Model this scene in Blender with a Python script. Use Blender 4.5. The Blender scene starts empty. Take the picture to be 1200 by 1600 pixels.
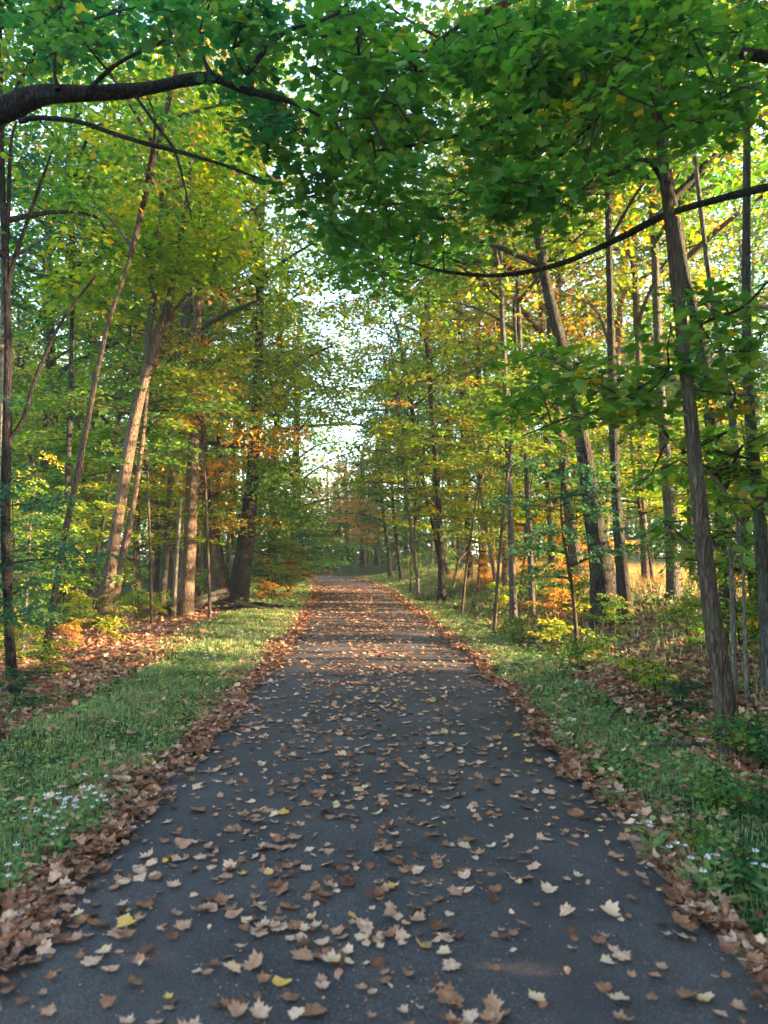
import bpy, math, random
import numpy as np
from mathutils import Vector, Matrix
random.seed(11); rng = np.random.default_rng(11)
scene = bpy.context.scene
COL = scene.collection
R = math.radians

# ------------------------------------------------------------------ camera
F = 1155.0; PITCH = R(3.22); EYE = 1.55
cd = bpy.data.cameras.new('camera'); cam = bpy.data.objects.new('camera', cd); COL.objects.link(cam)
cam.location = (0, 0, EYE); cam.rotation_euler = (R(90) + PITCH, 0, 0)
cd.sensor_fit = 'VERTICAL'; cd.sensor_height = 36; cd.sensor_width = 27; cd.lens = F / 1600 * 36
cd.clip_start = 0.05; cd.clip_end = 3000
scene.camera = cam
cd.dof.use_dof = True; cd.dof.focus_distance = 11.0; cd.dof.aperture_fstop = 2.4
# ------------------------------------------------------------------ sky, sun, exposure
SUN_AZ, SUN_EL = R(-4), R(14)            # azimuth measured from +X; the sun stands low on the right, a little behind
w = bpy.data.worlds.new("World"); scene.world = w; w.use_nodes = True
nt = w.node_tree; bg = nt.nodes['Background']
sky = nt.nodes.new('ShaderNodeTexSky'); sky.sky_type = 'NISHITA'; sky.sun_disc = False
sky.sun_elevation = SUN_EL; sky.sun_rotation = R(90) - SUN_AZ
nt.links.new(sky.outputs[0], bg.inputs[0]); bg.inputs[1].default_value = 0.15
ld = bpy.data.lights.new('sun', 'SUN'); ld.energy = 5.0; ld.angle = R(0.5); ld.color = (1.0, 0.68, 0.38)
sun = bpy.data.objects.new('sun', ld); COL.objects.link(sun)
tosun = Vector((math.cos(SUN_AZ) * math.cos(SUN_EL), math.sin(SUN_AZ) * math.cos(SUN_EL), math.sin(SUN_EL)))
sun.rotation_euler = (-tosun).to_track_quat('-Z', 'Y').to_euler(); sun.location = (20, -10, 30)
vs = scene.view_settings; vs.view_transform = 'Standard'; vs.look = 'None'; vs.gamma = 1; vs.use_curve_mapping = False
vs.exposure = 3.45
scene.cycles.max_bounces = 7; scene.cycles.transmission_bounces = 5; scene.cycles.diffuse_bounces = 4

# ------------------------------------------------------------------ maths helpers
def at(px, py, D):
    """world point at forward distance D that the photograph shows at (px, py)"""
    u = (px - 600) / F; v = (800 - py) / F
    Y = math.cos(PITCH) - math.sin(PITCH) * v; Z = math.sin(PITCH) + math.cos(PITCH) * v
    return np.array((u * D / Y, D, EYE + Z * D / Y))
def sst(t):
    t = np.clip(t, 0, 1); return t * t * (3 - 2 * t)
PY = np.array([-20, 8, 14, 21, 32, 45, 52, 60, 70, 85, 110.]); PXC = np.array([-.07, -.07, -.22, -.62, -1.35, -2.95, -4.6, -7.6, -13, -24, -48.])
_yy = np.linspace(-20, 110, 521); _xx = np.interp(_yy, PY, PXC)
_k = np.hanning(41); _k /= _k.sum(); _xs = np.convolve(np.pad(_xx, 20, 'edge'), _k, 'valid')
def pathc(y): return np.interp(y, _yy, _xs)
HW = 1.40
def bumps(x, y):
    return (.035 * np.sin(x * 1.3 + 1.7 * np.sin(y * .6)) + .03 * np.sin(y * 1.1 + x * .7 + 2) + .02 * np.sin(3.1 * x - 2.3 * y)
            + .06 * np.sin(.35 * x + .2 * y))
def H(x, y):
    x = np.asarray(x, float); y = np.asarray(y, float)
    dx = x - pathc(y); dr = dx - HW; dl = -dx - HW
    h = .85 * sst((dr - .4) / 4.8) + .25 * sst((dr - 5) / 18) - .9 * sst((dl - 4.2) / 9) - .35 * sst((y - 46) / 30)
    out = sst((np.abs(dx) - HW - .1) / 1.2)
    return h - .022 - .02 * sst((1.45 - np.abs(dx)) / .2) * 1 + bumps(x, y) * out
def onground(x, y): return np.array((x, y, float(H(x, y))))
def norm(a): return a / (np.linalg.norm(a, axis=-1, keepdims=True) + 1e-9)

# ------------------------------------------------------------------ mesh collector
class MB:
    def __init__(s): s.v = []; s.f = []; s.m = []; s.t = []; s.n = 0
    def add(s, v, f, mat=0, tint=.5):
        v = np.asarray(v, float).reshape(-1, 3); f = np.asarray(f, int)
        s.v.append(v); s.f.append(f + s.n); s.n += len(v)
        s.m.append(np.full(len(f), mat, int)); s.t.append(np.broadcast_to(np.asarray(tint, float), (len(f),)).copy())
    def mesh(s, name, mats, smooth=True):
        me = bpy.data.meshes.new(name)
        V = np.concatenate(s.v); me.vertices.add(len(V)); me.vertices.foreach_set('co', V.astype(np.float32).ravel())
        loops = np.concatenate([f.ravel() for f in s.f]); tot = np.concatenate([np.full(len(f), f.shape[1]) for f in s.f])
        st = np.concatenate([[0], np.cumsum(tot)[:-1]])
        me.loops.add(len(loops)); me.loops.foreach_set('vertex_index', loops.astype(np.int32))
        me.polygons.add(len(tot)); me.polygons.foreach_set('loop_start', st.astype(np.int32)); me.polygons.foreach_set('loop_total', tot.astype(np.int32))
        me.polygons.foreach_set('material_index', np.concatenate(s.m).astype(np.int32))
        me.polygons.foreach_set('use_smooth', np.full(len(tot), smooth))
        a = me.attributes.new('tint', 'FLOAT', 'FACE'); a.data.foreach_set('value', np.concatenate(s.t).astype(np.float32))
        for m in mats: me.materials.append(m)
        me.update(calc_edges=True); me.validate()
        return me
    def build(s, name, mats, parent=None, smooth=True):
        return place(name, s.mesh(name, mats if isinstance(mats, (list, tuple)) else [mats], smooth), parent)
def place(name, me, parent=None):
    o = bpy.data.objects.new(name, me); COL.objects.link(o)
    if parent: o.parent = parent
    return o
def thing(name, loc, label, cat, group=None):
    o = bpy.data.objects.new(name, None); COL.objects.link(o); o.location = tuple(loc); o.empty_display_size = .2
    o['label'] = label; o['category'] = cat
    if group: o['group'] = group
    return o
def tag(o, label=None, cat=None, group=None, kind=None):
    if label: o['label'] = label
    if cat: o['category'] = cat
    if group: o['group'] = group
    if kind: o['kind'] = kind
    return o

def spline(P, n):
    P = np.asarray(P, float)
    if len(P) == 2: return P[0] + (P[1] - P[0]) * np.linspace(0, 1, n)[:, None]
    Q = np.vstack([2 * P[0] - P[1], P, 2 * P[-1] - P[-2]]); out = []
    for t in np.linspace(0, len(P) - 1 - 1e-6, n):
        i = int(t); f = t - i; a, b, c, d = Q[i:i + 4]
        out.append(.5 * (2 * b + (c - a) * f + (2 * a - 5 * b + 4 * c - d) * f * f + (3 * b - a - 3 * c + d) * f ** 3))
    return np.array(out)
def tube(mb, P, rad, sides=8, n=None, mat=0, rough=.06, cap=True, tint=.5):
    """tapered, slightly knobbly tube along a smoothed polyline"""
    n = n or max(4, len(P) * 4); C = spline(P, n); r = np.interp(np.linspace(0, 1, n), np.linspace(0, 1, len(rad)), rad)
    T = norm(np.gradient(C, axis=0)); ref = np.array((1., 0, 0)) if abs(T[0][0]) < .7 else np.array((0, 1., 0))
    A = norm(ref - T * (T @ ref)[:, None]); B = np.cross(T, A)
    th = np.linspace(0, 2 * np.pi, sides, endpoint=False)
    ph = rng.uniform(0, 6.28, 3); i = np.arange(n)[:, None]
    k = 1 + rough * (np.sin(2 * th + ph[0] + i * .5) + np.sin(3 * th + ph[1] - i * .37) * .7 + rng.normal(0, .35, (n, sides)))
    V = C[:, None] + (r[:, None] * k)[..., None] * (np.cos(th)[None, :, None] * A[:, None] + np.sin(th)[None, :, None] * B[:, None])
    a = (np.arange(n - 1)[:, None] * sides + np.arange(sides)); b = (np.arange(n - 1)[:, None] * sides + (np.arange(sides) + 1) % sides)
    mb.add(V.reshape(-1, 3), np.stack([a, b, b + sides, a + sides], -1).reshape(-1, 4), mat, tint)
    if cap:
        for k0, s in ((0, -1), (n - 1, 1)):
            ring = V[k0]; c = C[k0] + T[k0] * s * r[k0] * .3
            idx = np.arange(sides); nx = (idx + 1) % sides
            f = np.stack([idx, nx, np.full(sides, sides)], -1)
            mb.add(np.vstack([ring, c]), f if s > 0 else f[:, ::-1], mat, tint)
    return C
def bars(mb, A, B, r0, r1, mat=1):
    """many thin three-sided twigs at once"""
    A = np.asarray(A); B = np.asarray(B); n = len(A)
    if n == 0: return
    T = norm(B - A); ref = np.where(np.abs(T[:, :1]) < .7, [[1., 0, 0]], [[0, 1., 0]])
    U = norm(np.cross(T, ref)); W = np.cross(T, U)
    mid = (A + B) / 2 + rng.normal(0, .04, A.shape) * np.linalg.norm(B - A, axis=1)[:, None]
    rows = []
    for C, r in ((A, r0), (mid, (r0 + r1) / 2), (B, r1)):
        for k in range(3):
            a = 2.094 * k; rows.append(C + np.asarray(r).reshape(-1, 1) * (math.cos(a) * U + math.sin(a) * W))
    V = np.stack(rows, 1); f = []
    for q in range(2):
        for k in range(3): f.append([q * 3 + k, q * 3 + (k + 1) % 3, q * 3 + 3 + (k + 1) % 3, q * 3 + 3 + k])
    Fc = (np.array(f)[None] + (np.arange(n) * 9)[:, None, None]).reshape(-1, 4)
    mb.add(V.reshape(-1, 3), Fc, mat)

# leaf templates: x across, y along, z up
RH = (np.array([(0, 0, 0), (.3, .3, .05), (.26, .7, .04), (0, 1.05, -.08), (-.26, .7, .04), (-.3, .3, .05)]), [(0, 1, 2, 3), (0, 3, 4, 5)])
_o = [(0, .02), (.14, -.06), (.34, .0), (.3, .16), (.5, .34), (.34, .42), (.36, .56), (.18, .58), (.2, .78), (.08, .76), (0, 1.0)]
_o = _o + [(-x, y) for x, y in _o[-2:0:-1]]
def lobed(curl, twist=0):
    v = [(x, y, curl * (1.6 * x * x + .9 * (y - .4) ** 2) + twist * x * (y - .4) - .02 * math.cos(9 * y)) for x, y in _o]
    v.append((0, .38, -.02)); c = len(v) - 1; n = len(_o)
    return np.array(v), [(c, i, (i + 1) % n) for i in range(n)]
LOB = lobed(-.25)
BLADE = (np.array([(-.5, 0, 0), (.5, 0, 0), (-.4, .12, .5), (.4, .12, .5), (0, .5, 1.)]), None)
def leaves(mb, P, Fw, N, size, tpl=RH, mat=0, tint=.5, widen=1.0):
    tv, tf = tpl; n = len(P)
    if n == 0: return
    Fw = norm(Fw); X = norm(np.cross(Fw, N)); N = np.cross(X, Fw); s = np.broadcast_to(np.asarray(size, float), (n,))[:, None, None]
    V = P[:, None] + s * (tv[None, :, :1] * widen * X[:, None] + tv[None, :, 1:2] * Fw[:, None] + tv[None, :, 2:3] * N[:, None])
    tf = np.array(tf); Fc = (tf[None] + (np.arange(n) * len(tv))[:, None, None]).reshape(-1, tf.shape[1])
    mb.add(V.reshape(-1, 3), Fc, mat, np.repeat(np.broadcast_to(np.asarray(tint, float), (n,)), len(tf)))
def sprays(mb, C, rad, per, size, tpl=RH, droop=.25, jit=.45, thick=.16, tspread=.16, out=None, tintc=None):
    """flat layered sprays of leaves round the twig ends C"""
    C = np.asarray(C); n = len(C); rad = np.broadcast_to(np.asarray(rad, float), (n,))
    tilt = rng.normal(0, .28, (n, 2))
    if out is not None: tilt = tilt - droop * norm(out)[:, :2]
    if tintc is None: tintc = rng.uniform(.12, .88, n)
    idx = np.repeat(np.arange(n), per); m = len(idx)
    q = rad[idx] * np.sqrt(rng.random(m)) * (0.7 + .5 * rng.random(m)); th = rng.uniform(0, 6.283, m)
    d = np.stack([q * np.cos(th), q * np.sin(th)], 1)
    z = (d * tilt[idx]).sum(1) + rng.normal(0, thick, m) * rad[idx] - .25 * q * q / rad[idx]
    P = C[idx] + np.column_stack([d, z])
    Fw = np.column_stack([np.cos(th) + rng.normal(0, .7, m), np.sin(th) + rng.normal(0, .7, m), rng.normal(-.25, .3, m)])
    N = np.column_stack([-tilt[idx] + rng.normal(0, jit, (m, 2)), np.ones(m)])
    tint = np.clip(tintc[idx] + rng.normal(0, tspread, m), 0, 1)
    leaves(mb, P, Fw, N, size * rng.uniform(.65, 1.25, m), tpl, 0, tint)
    for k in range(3):                                   # fine twigs inside the spray
        th = rng.uniform(0, 6.283, n); e = np.column_stack([np.cos(th), np.sin(th), np.zeros(n)]) * rad[:, None] * .8
        e[:, 2] = (e[:, :2] * tilt).sum(1) - .1 * rad
        bars(mb, C, C + e, .006, .003)

# ------------------------------------------------------------------ materials
def newmat(name):
    m = bpy.data.materials.new(name); m.use_nodes = True; n = m.node_tree
    return m, n, n.nodes, n.links, n.nodes['Principled BSDF']
def ramp(N, stops, interp='LINEAR'):
    r = N.new('ShaderNodeValToRGB'); r.color_ramp.interpolation = interp
    el = r.color_ramp.elements
    while len(el) < len(stops): el.new(.5)
    for e, (p, c) in zip(el, stops): e.position = p; e.color = (*c, 1)
    return r
def leafmat(name, stops, trans=.5, rough=.55, blotch=0):
    if trans > .4: stops = [(p, tuple(min(.8, q * 1.35) for q in c)) for p, c in stops]
    m, n, N, L, b = newmat(name)
    a = N.new('ShaderNodeAttribute'); a.attribute_name = 'tint'
    r = ramp(N, stops)
    if blotch:
        g = N.new('ShaderNodeNewGeometry'); nz = N.new('ShaderNodeTexNoise'); nz.inputs['Scale'].default_value = blotch; nz.inputs['Detail'].default_value = 5; nz.inputs['Roughness'].default_value = .7
        L.new(g.outputs['Position'], nz.inputs[0]); ma = N.new('ShaderNodeMath'); ma.operation = 'MULTIPLY_ADD'; ma.inputs[1].default_value = .9; ma.inputs[2].default_value = -.45; L.new(nz.outputs[0], ma.inputs[0])
        md = N.new('ShaderNodeMath'); md.operation = 'ADD'; md.use_clamp = True; L.new(ma.outputs[0], md.inputs[0]); L.new(a.outputs['Fac'], md.inputs[1]); L.new(md.outputs[0], r.inputs[0])
    else: L.new(a.outputs['Fac'], r.inputs[0])
    L.new(r.outputs[0], b.inputs['Base Color']); b.inputs['Roughness'].default_value = rough; b.inputs['Specular IOR Level'].default_value = .3
    if trans:
        t = N.new('ShaderNodeBsdfTranslucent'); mx = N.new('ShaderNodeMixShader'); mx.inputs[0].default_value = trans
        h = N.new('ShaderNodeHueSaturation'); h.inputs['Saturation'].default_value = 1.15; h.inputs['Value'].default_value = 1.5
        L.new(r.outputs[0], h.inputs['Color']); L.new(h.outputs[0], t.inputs[0])
        L.new(b.outputs[0], mx.inputs[1]); L.new(t.outputs[0], mx.inputs[2]); L.new(mx.outputs[0], N['Material Output'].inputs[0])
    return m
M = {}
M['green'] = leafmat('leaf_green', [(0, (.035, .10, .022)), (.4, (.06, .14, .025)), (.75, (.11, .18, .03)), (.93, (.2, .21, .03)), (1, (.33, .2, .04))])
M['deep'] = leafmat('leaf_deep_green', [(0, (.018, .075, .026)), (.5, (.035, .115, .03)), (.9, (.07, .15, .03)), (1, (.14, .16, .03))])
M['teal'] = leafmat('leaf_blue_green', [(0, (.016, .06, .03)), (.6, (.03, .09, .038)), (1, (.08, .13, .04))])
M['olive'] = leafmat('leaf_olive', [(0, (.06, .13, .025)), (.5, (.10, .16, .03)), (.78, (.17, .2, .035)), (.92, (.30, .22, .045)), (1, (.38, .17, .045))])
M['gold'] = leafmat('leaf_gold', [(0, (.12, .15, .03)), (.3, (.25, .2, .04)), (.6, (.42, .25, .06)), (.85, (.48, .2, .06)), (1, (.4, .12, .05))])
M['lime'] = leafmat('leaf_yellow_green', [(0, (.08, .17, .02)), (.5, (.16, .24, .03)), (.85, (.32, .3, .04)), (1, (.45, .28, .05))])
M['cover'] = leafmat('leaf_ground_cover', [(0, (.08, .17, .06)), (.6, (.18, .27, .07)), (.9, (.28, .35, .13)), (1, (.48, .4, .14))], .3, .8)
M['grass'] = leafmat('grass_blade', [(0, (.11, .165, .055)), (.5, (.215, .275, .105)), (.8, (.34, .38, .18)), (1, (.55, .46, .28))], .3, .9, 5)
DEAD = [(0, (.09, .035, .02)), (.3, (.25, .11, .055)), (.6, (.45, .25, .155)), (.82, (.64, .43, .31)), (.95, (.58, .38, .16)), (1, (.66, .37, .04))]
M['dead'] = leafmat('fallen_leaf', DEAD, .12, .75, 34)
M['petal'] = leafmat('white_petal', [(0, (.6, .6, .72)), (1, (.8, .8, .85))], .3)
M['dryg'] = leafmat('dry_grass', [(0, (.2, .14, .06)), (.5, (.36, .24, .1)), (1, (.5, .34, .14))], .35)
def bark(name, c0, c1, moss=0.0, scale=1.0):
    m, n, N, L, b = newmat(name)
    tc = N.new('ShaderNodeTexCoord'); mp = N.new('ShaderNodeMapping'); mp.inputs['Scale'].default_value = (26 * scale, 26 * scale, 5 * scale)
    L.new(tc.outputs['Object'], mp.inputs[0])
    n1 = N.new('ShaderNodeTexNoise'); n1.inputs['Scale'].default_value = 1.4; n1.inputs['Detail'].default_value = 6; n1.inputs['Roughness'].default_value = .65
    L.new(mp.outputs[0], n1.inputs[0])
    nd = N.new('ShaderNodeTexNoise'); nd.inputs['Scale'].default_value = .9; nd.inputs['Detail'].default_value = 4; L.new(mp.outputs[0], nd.inputs[0])
    vm = N.new('ShaderNodeVectorMath'); vm.operation = 'MULTIPLY_ADD'; vm.inputs[1].default_value = (1.6, 1.6, 1.6); L.new(nd.outputs['Color'], vm.inputs[0]); L.new(mp.outputs[0], vm.inputs[2])
    v = N.new('ShaderNodeTexVoronoi'); v.feature = 'DISTANCE_TO_EDGE'; v.inputs['Scale'].default_value = 1.3; L.new(vm.outputs[0], v.inputs[0])
    n2 = N.new('ShaderNodeTexNoise'); n2.inputs['Scale'].default_value = 2.3; n2.inputs['Detail'].default_value = 3; L.new(tc.outputs['Object'], n2.inputs[0])
    r = ramp(N, [(.3, c0), (.7, c1)]); L.new(n1.outputs[0], r.inputs[0])
    mx = N.new('ShaderNodeMixRGB'); mx.blend_type = 'MULTIPLY'; mx.inputs[0].default_value = .7
    r2 = ramp(N, [(0, (.4, .38, .35)), (.25, (1, 1, 1))]); L.new(v.outputs['Distance'], r2.inputs[0])
    L.new(r.outputs[0], mx.inputs[1]); L.new(r2.outputs[0], mx.inputs[2])
    m2 = N.new('ShaderNodeMixRGB'); r3 = ramp(N, [(.48, (0, 0, 0)), (.66, (moss, moss, moss))]); L.new(n2.outputs[0], r3.inputs[0])
    L.new(r3.outputs[0], m2.inputs[0]); L.new(mx.outputs[0], m2.inputs[1]); m2.inputs[2].default_value = (.10, .14, .05, 1)
    L.new(m2.outputs[0], b.inputs['Base Color']); b.inputs['Roughness'].default_value = .9; b.inputs['Specular IOR Level'].default_value = .2
    ad = N.new('ShaderNodeMath'); ad.operation = 'ADD'; L.new(n1.outputs[0], ad.inputs[0]); L.new(r2.outputs[0], ad.inputs[1])
    bp = N.new('ShaderNodeBump'); bp.inputs['Strength'].default_value = 1; bp.inputs['Distance'].default_value = .035
    L.new(ad.outputs[0], bp.inputs['Height']); L.new(bp.outputs[0], b.inputs['Normal'])
    return m
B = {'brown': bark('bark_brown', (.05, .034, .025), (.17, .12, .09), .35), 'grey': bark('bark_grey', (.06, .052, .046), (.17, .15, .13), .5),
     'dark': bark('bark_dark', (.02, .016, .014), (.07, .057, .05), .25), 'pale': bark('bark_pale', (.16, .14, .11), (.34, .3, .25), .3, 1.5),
     'black': bark('bark_near_black', (.012, .01, .01), (.045, .035, .032), 0), 'lit_brown': bark('bark_sunlit', (.10, .07, .05), (.27, .19, .14), .2)}  # last entry: brown bark brightened, sunlight on the trunks painted into its colour
M['twig'] = bark('twig_bark', (.05, .04, .03), (.12, .09, .07), 0, 2)

# ground
m, n, N, L, b = newmat('forest_floor'); M['ground'] = m
g = N.new('ShaderNodeNewGeometry')
vo = N.new('ShaderNodeTexVoronoi'); vo.inputs['Scale'].default_value = 13; vo.inputs['Randomness'].default_value = 1; L.new(g.outputs['Position'], vo.inputs[0])
rr = ramp(N, [(0, (.07, .04, .028)), (.35, (.16, .09, .055)), (.7, (.27, .165, .11)), (1, (.36, .24, .17))])
sep = N.new('ShaderNodeSeparateColor'); L.new(vo.outputs['Color'], sep.inputs[0]); L.new(sep.outputs[0], rr.inputs[0])
nz = N.new('ShaderNodeTexNoise'); nz.inputs['Scale'].default_value = .8; nz.inputs['Detail'].default_value = 5; L.new(g.outputs['Position'], nz.inputs[0])
nf = N.new('ShaderNodeTexNoise'); nf.inputs['Scale'].default_value = 30; nf.inputs['Detail'].default_value = 6; L.new(g.outputs['Position'], nf.inputs[0])
rg = ramp(N, [(.3, (.02, .038, .012)), (.6, (.045, .075, .022)), (.8, (.09, .085, .04))]); L.new(nf.outputs[0], rg.inputs[0])
at_ = N.new('ShaderNodeAttribute'); at_.attribute_name = 'green'
sm = N.new('ShaderNodeMath'); sm.operation = 'ADD'; L.new(at_.outputs['Fac'], sm.inputs[0]); L.new(nz.outputs[0], sm.inputs[1])
r4 = ramp(N, [(.55, (0, 0, 0)), (.95, (1, 1, 1))]); L.new(sm.outputs[0], r4.inputs[0])
mx = N.new('ShaderNodeMixRGB'); L.new(r4.outputs[0], mx.inputs[0]); L.new(rr.outputs[0], mx.inputs[1]); L.new(rg.outputs[0], mx.inputs[2])
L.new(mx.outputs[0], b.inputs['Base Color']); b.inputs['Roughness'].default_value = .95; b.inputs['Specular IOR Level'].default_value = .1
bp = N.new('ShaderNodeBump'); bp.inputs['Strength'].default_value = .9; bp.inputs['Distance'].default_value = .04
ad = N.new('ShaderNodeMath'); ad.operation = 'ADD'; L.new(vo.outputs['Distance'], ad.inputs[0]); L.new(nf.outputs[0], ad.inputs[1])
L.new(ad.outputs[0], bp.inputs['Height']); L.new(bp.outputs[0], b.inputs['Normal'])
# asphalt
m, n, N, L, b = newmat('asphalt'); M['asphalt'] = m
g = N.new('ShaderNodeNewGeometry')
n1 = N.new('ShaderNodeTexNoise'); n1.inputs['Scale'].default_value = 160; n1.inputs['Detail'].default_value = 3; L.new(g.outputs['Position'], n1.inputs[0])
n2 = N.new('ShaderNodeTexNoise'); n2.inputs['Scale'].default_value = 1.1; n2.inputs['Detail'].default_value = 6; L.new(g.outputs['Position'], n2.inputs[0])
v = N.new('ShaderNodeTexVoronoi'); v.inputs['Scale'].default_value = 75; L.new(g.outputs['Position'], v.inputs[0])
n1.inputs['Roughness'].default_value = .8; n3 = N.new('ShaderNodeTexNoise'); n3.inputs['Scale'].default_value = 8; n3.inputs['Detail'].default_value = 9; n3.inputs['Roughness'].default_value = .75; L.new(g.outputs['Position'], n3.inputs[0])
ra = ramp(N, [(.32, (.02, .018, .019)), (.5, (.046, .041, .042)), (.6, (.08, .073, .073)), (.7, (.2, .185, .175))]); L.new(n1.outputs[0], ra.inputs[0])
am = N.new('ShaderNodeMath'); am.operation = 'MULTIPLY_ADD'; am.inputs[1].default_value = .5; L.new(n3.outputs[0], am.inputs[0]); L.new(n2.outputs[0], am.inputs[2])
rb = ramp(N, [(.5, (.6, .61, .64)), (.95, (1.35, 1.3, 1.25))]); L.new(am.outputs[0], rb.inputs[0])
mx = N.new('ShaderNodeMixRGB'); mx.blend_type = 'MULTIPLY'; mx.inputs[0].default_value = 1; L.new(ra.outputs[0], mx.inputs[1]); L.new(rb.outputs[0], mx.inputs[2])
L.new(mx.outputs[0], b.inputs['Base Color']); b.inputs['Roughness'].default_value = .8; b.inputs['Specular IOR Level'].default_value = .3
bp = N.new('ShaderNodeBump'); bp.inputs['Strength'].default_value = .5; bp.inputs['Distance'].default_value = .004
L.new(v.outputs['Distance'], bp.inputs['Height']); L.new(bp.outputs[0], b.inputs['Normal'])

# ------------------------------------------------------------------ ground and path
def greenness(x, y):
    dx = x - pathc(y); dl = -dx - HW; dr = dx - HW
    a = np.where(dl > 0, sst((dl - .1) / .15) * (1 - sst((dl - (1.5 + .05 * np.clip(y - 12, 0, 30) )) / .8)), 0)
    a = np.maximum(a, np.where(dl > 0, .8 * sst((dl - 4.6) / 1.5) * np.ones_like(dl), 0))
    b = np.where(dr > 0, sst((dr - .1) / .15) * (1 - sst((dr - (.95 + .05 * np.clip(y - 12, 0, 40))) / .8)), 0)
    b = np.maximum(b, np.where(dr > 0, .3 * sst((dr - 3) / 2), 0))
    b = np.maximum(b, np.where(dr > 0, .8 * sst((y - 17) / 5), 0))
    return np.maximum(a, b)
xs = np.concatenate([[-600, -300, -150, -90], np.arange(-60, -10, 1.0), np.arange(-10, 10, .2), np.arange(10, 61, 1.0), [90, 150, 300, 600]])
ys = np.concatenate([[-600, -300, -100, -40], np.arange(-20, 2, 1.0), np.arange(2, 30, .2), np.arange(30, 110, .8), [130, 180, 300, 600, 1200]])
X, Y = np.meshgrid(xs, ys); Z = H(X, Y); nx, ny = len(xs), len(ys)
mb = MB(); a = (np.arange(ny - 1)[:, None] * nx + np.arange(nx - 1)).ravel()
mb.add(np.stack([X, Y, Z], -1).reshape(-1, 3), np.stack([a, a + 1, a + nx + 1, a + nx], -1))
gr = mb.build('ground', M['ground']); tag(gr, kind='structure')
at2 = gr.data.attributes.new('green', 'FLOAT', 'POINT'); at2.data.foreach_set('value', greenness(X.ravel(), Y.ravel()).astype(np.float32))
yv = np.arange(-14, 100, .3); cols = np.linspace(-1, 1, 11); mb = MB(); V = []
for y in yv:
    s = (pathc(y + .1) - pathc(y - .1)) / .2; nrm = np.array((1, -s)) / math.hypot(1, s)
    for c in cols:
        e = HW + .05 + (.03 * math.sin(y * 2.3 + (c > 0) * 2) + .02 * math.sin(y * 5.9) if abs(c) == 1 else 0)
        dz = float(-.35 * sst((y - 46) / 30))
        V.append((pathc(y) + nrm[0] * c * e, y + nrm[1] * c * e, .004 + .012 * (1 - c * c) + dz - (.03 if abs(c) == 1 else 0)))
nc = len(cols); a = (np.arange(len(yv) - 1)[:, None] * nc + np.arange(nc - 1)).ravel()
mb.add(V, np.stack([a, a + 1, a + nc + 1, a + nc], -1)); tag(mb.build('path', M['asphalt']), kind='structure')
def pathz(x, y):
    c = (x - pathc(y)) / (HW + .05); return .004 + .012 * (1 - np.clip(c * c, 0, 1)) - .35 * sst((y - 46) / 30)

# ------------------------------------------------------------------ crown kinds (each a mesh shared by copies of its tree kind)
def crown_kind(Hc, Rc, nl, per_limb, per, size, srad, up=.45, layered=False, seed=0, leafy_leader=True):
    mb = MB(); limbs = []; C = []; A = []
    lead = [(0, 0, 0), (rng.normal(0, .1), rng.normal(0, .1), Hc * .5), (rng.normal(0, .25), rng.normal(0, .25), Hc * .97)]
    LC = spline(lead, 12)
    for i in range(nl):
        t = .02 + .85 * (i + rng.uniform(-.2, .2)) / nl; t = min(max(t, 0), .93)
        p0 = np.array([np.interp(t * 11, range(12), LC[:, k]) for k in range(3)])
        az = i * 2.4 + rng.uniform(-.5, .5); prof = math.sin(math.pi * min(.98, .28 + .72 * t)) ** .7
        Ln = Rc * prof * rng.uniform(.75, 1.2); u = up * rng.uniform(.4, 1.4)
        d = np.array((math.cos(az), math.sin(az), 0)); side = np.array((-d[1], d[0], 0)) * rng.normal(0, .15) * Ln
        pts = [p0, p0 + d * Ln * .35 + side * .6 + np.array((0, 0, u * Ln * .45)), p0 + d * Ln * .7 + side + np.array((0, 0, u * Ln * .7)), p0 + d * Ln + np.array((0, 0, u * Ln * .75))]
        lb = MB(); r0 = .018 * Rc * rng.uniform(.7, 1.3) * (1.25 - t); LL = tube(lb, pts, [r0, r0 * .65, r0 * .4, r0 * .15], 6, 14)
        limbs.append(lb)
        for k in range(per_limb):
            f = .18 + .82 * (k + rng.random()) / per_limb; q = LL[min(13, int(f * 13))]
            off = rng.normal(0, 1, 3) * (Rc * .2) * (1 if not layered else np.array((1.2, 1.2, .25))); off[2] = off[2] * .75 + .1
            C.append(q + off); A.append(q)
    if leafy_leader:
        for k in range(per_limb * 2):
            q = LC[rng.integers(3, 12)]; C.append(q + rng.normal(0, Rc * .22, 3)); A.append(q)
    C = np.array(C); A = np.array(A)
    bars(mb, A, C, .011, .005)
    outd = C.copy(); outd[:, 2] = 0
    sprays(mb, C, rng.uniform(.7, 1.3, len(C)) * srad, per, size, out=outd, thick=.1 if layered else .2)
    lmesh = [lb.mesh('limb', [B['brown']]) for lb in limbs]
    ts = MB(); tube(ts, lead, [.024 * Rc, .015 * Rc, .006 * Rc], 7, 12); lmesh.append(ts.mesh('leader', [B['brown']]))
    return mb.mesh('crown', [M['green'], M['twig']]), lmesh, Hc, Rc
KINDS = {
 'canopy': [crown_kind(9.5, 4.2, 11, 9, 40, .15, .58, seed=i) for i in range(4)],
 'narrow': [crown_kind(8.0, 2.8, 10, 8, 42, .135, .48, seed=i) for i in range(3)],
 'under': [crown_kind(4.6, 2.5, 9, 8, 56, .115, .42, .2, True, seed=i) for i in range(4)],
 'bush': [crown_kind(1.7, 1.0, 7, 5, 42, .085, .26, .6, True, seed=i) for i in range(4)],
 'sprig': [crown_kind(.75, .5, 5, 3, 22, .075, .17, .6, True, seed=i) for i in range(3)],
}
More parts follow.
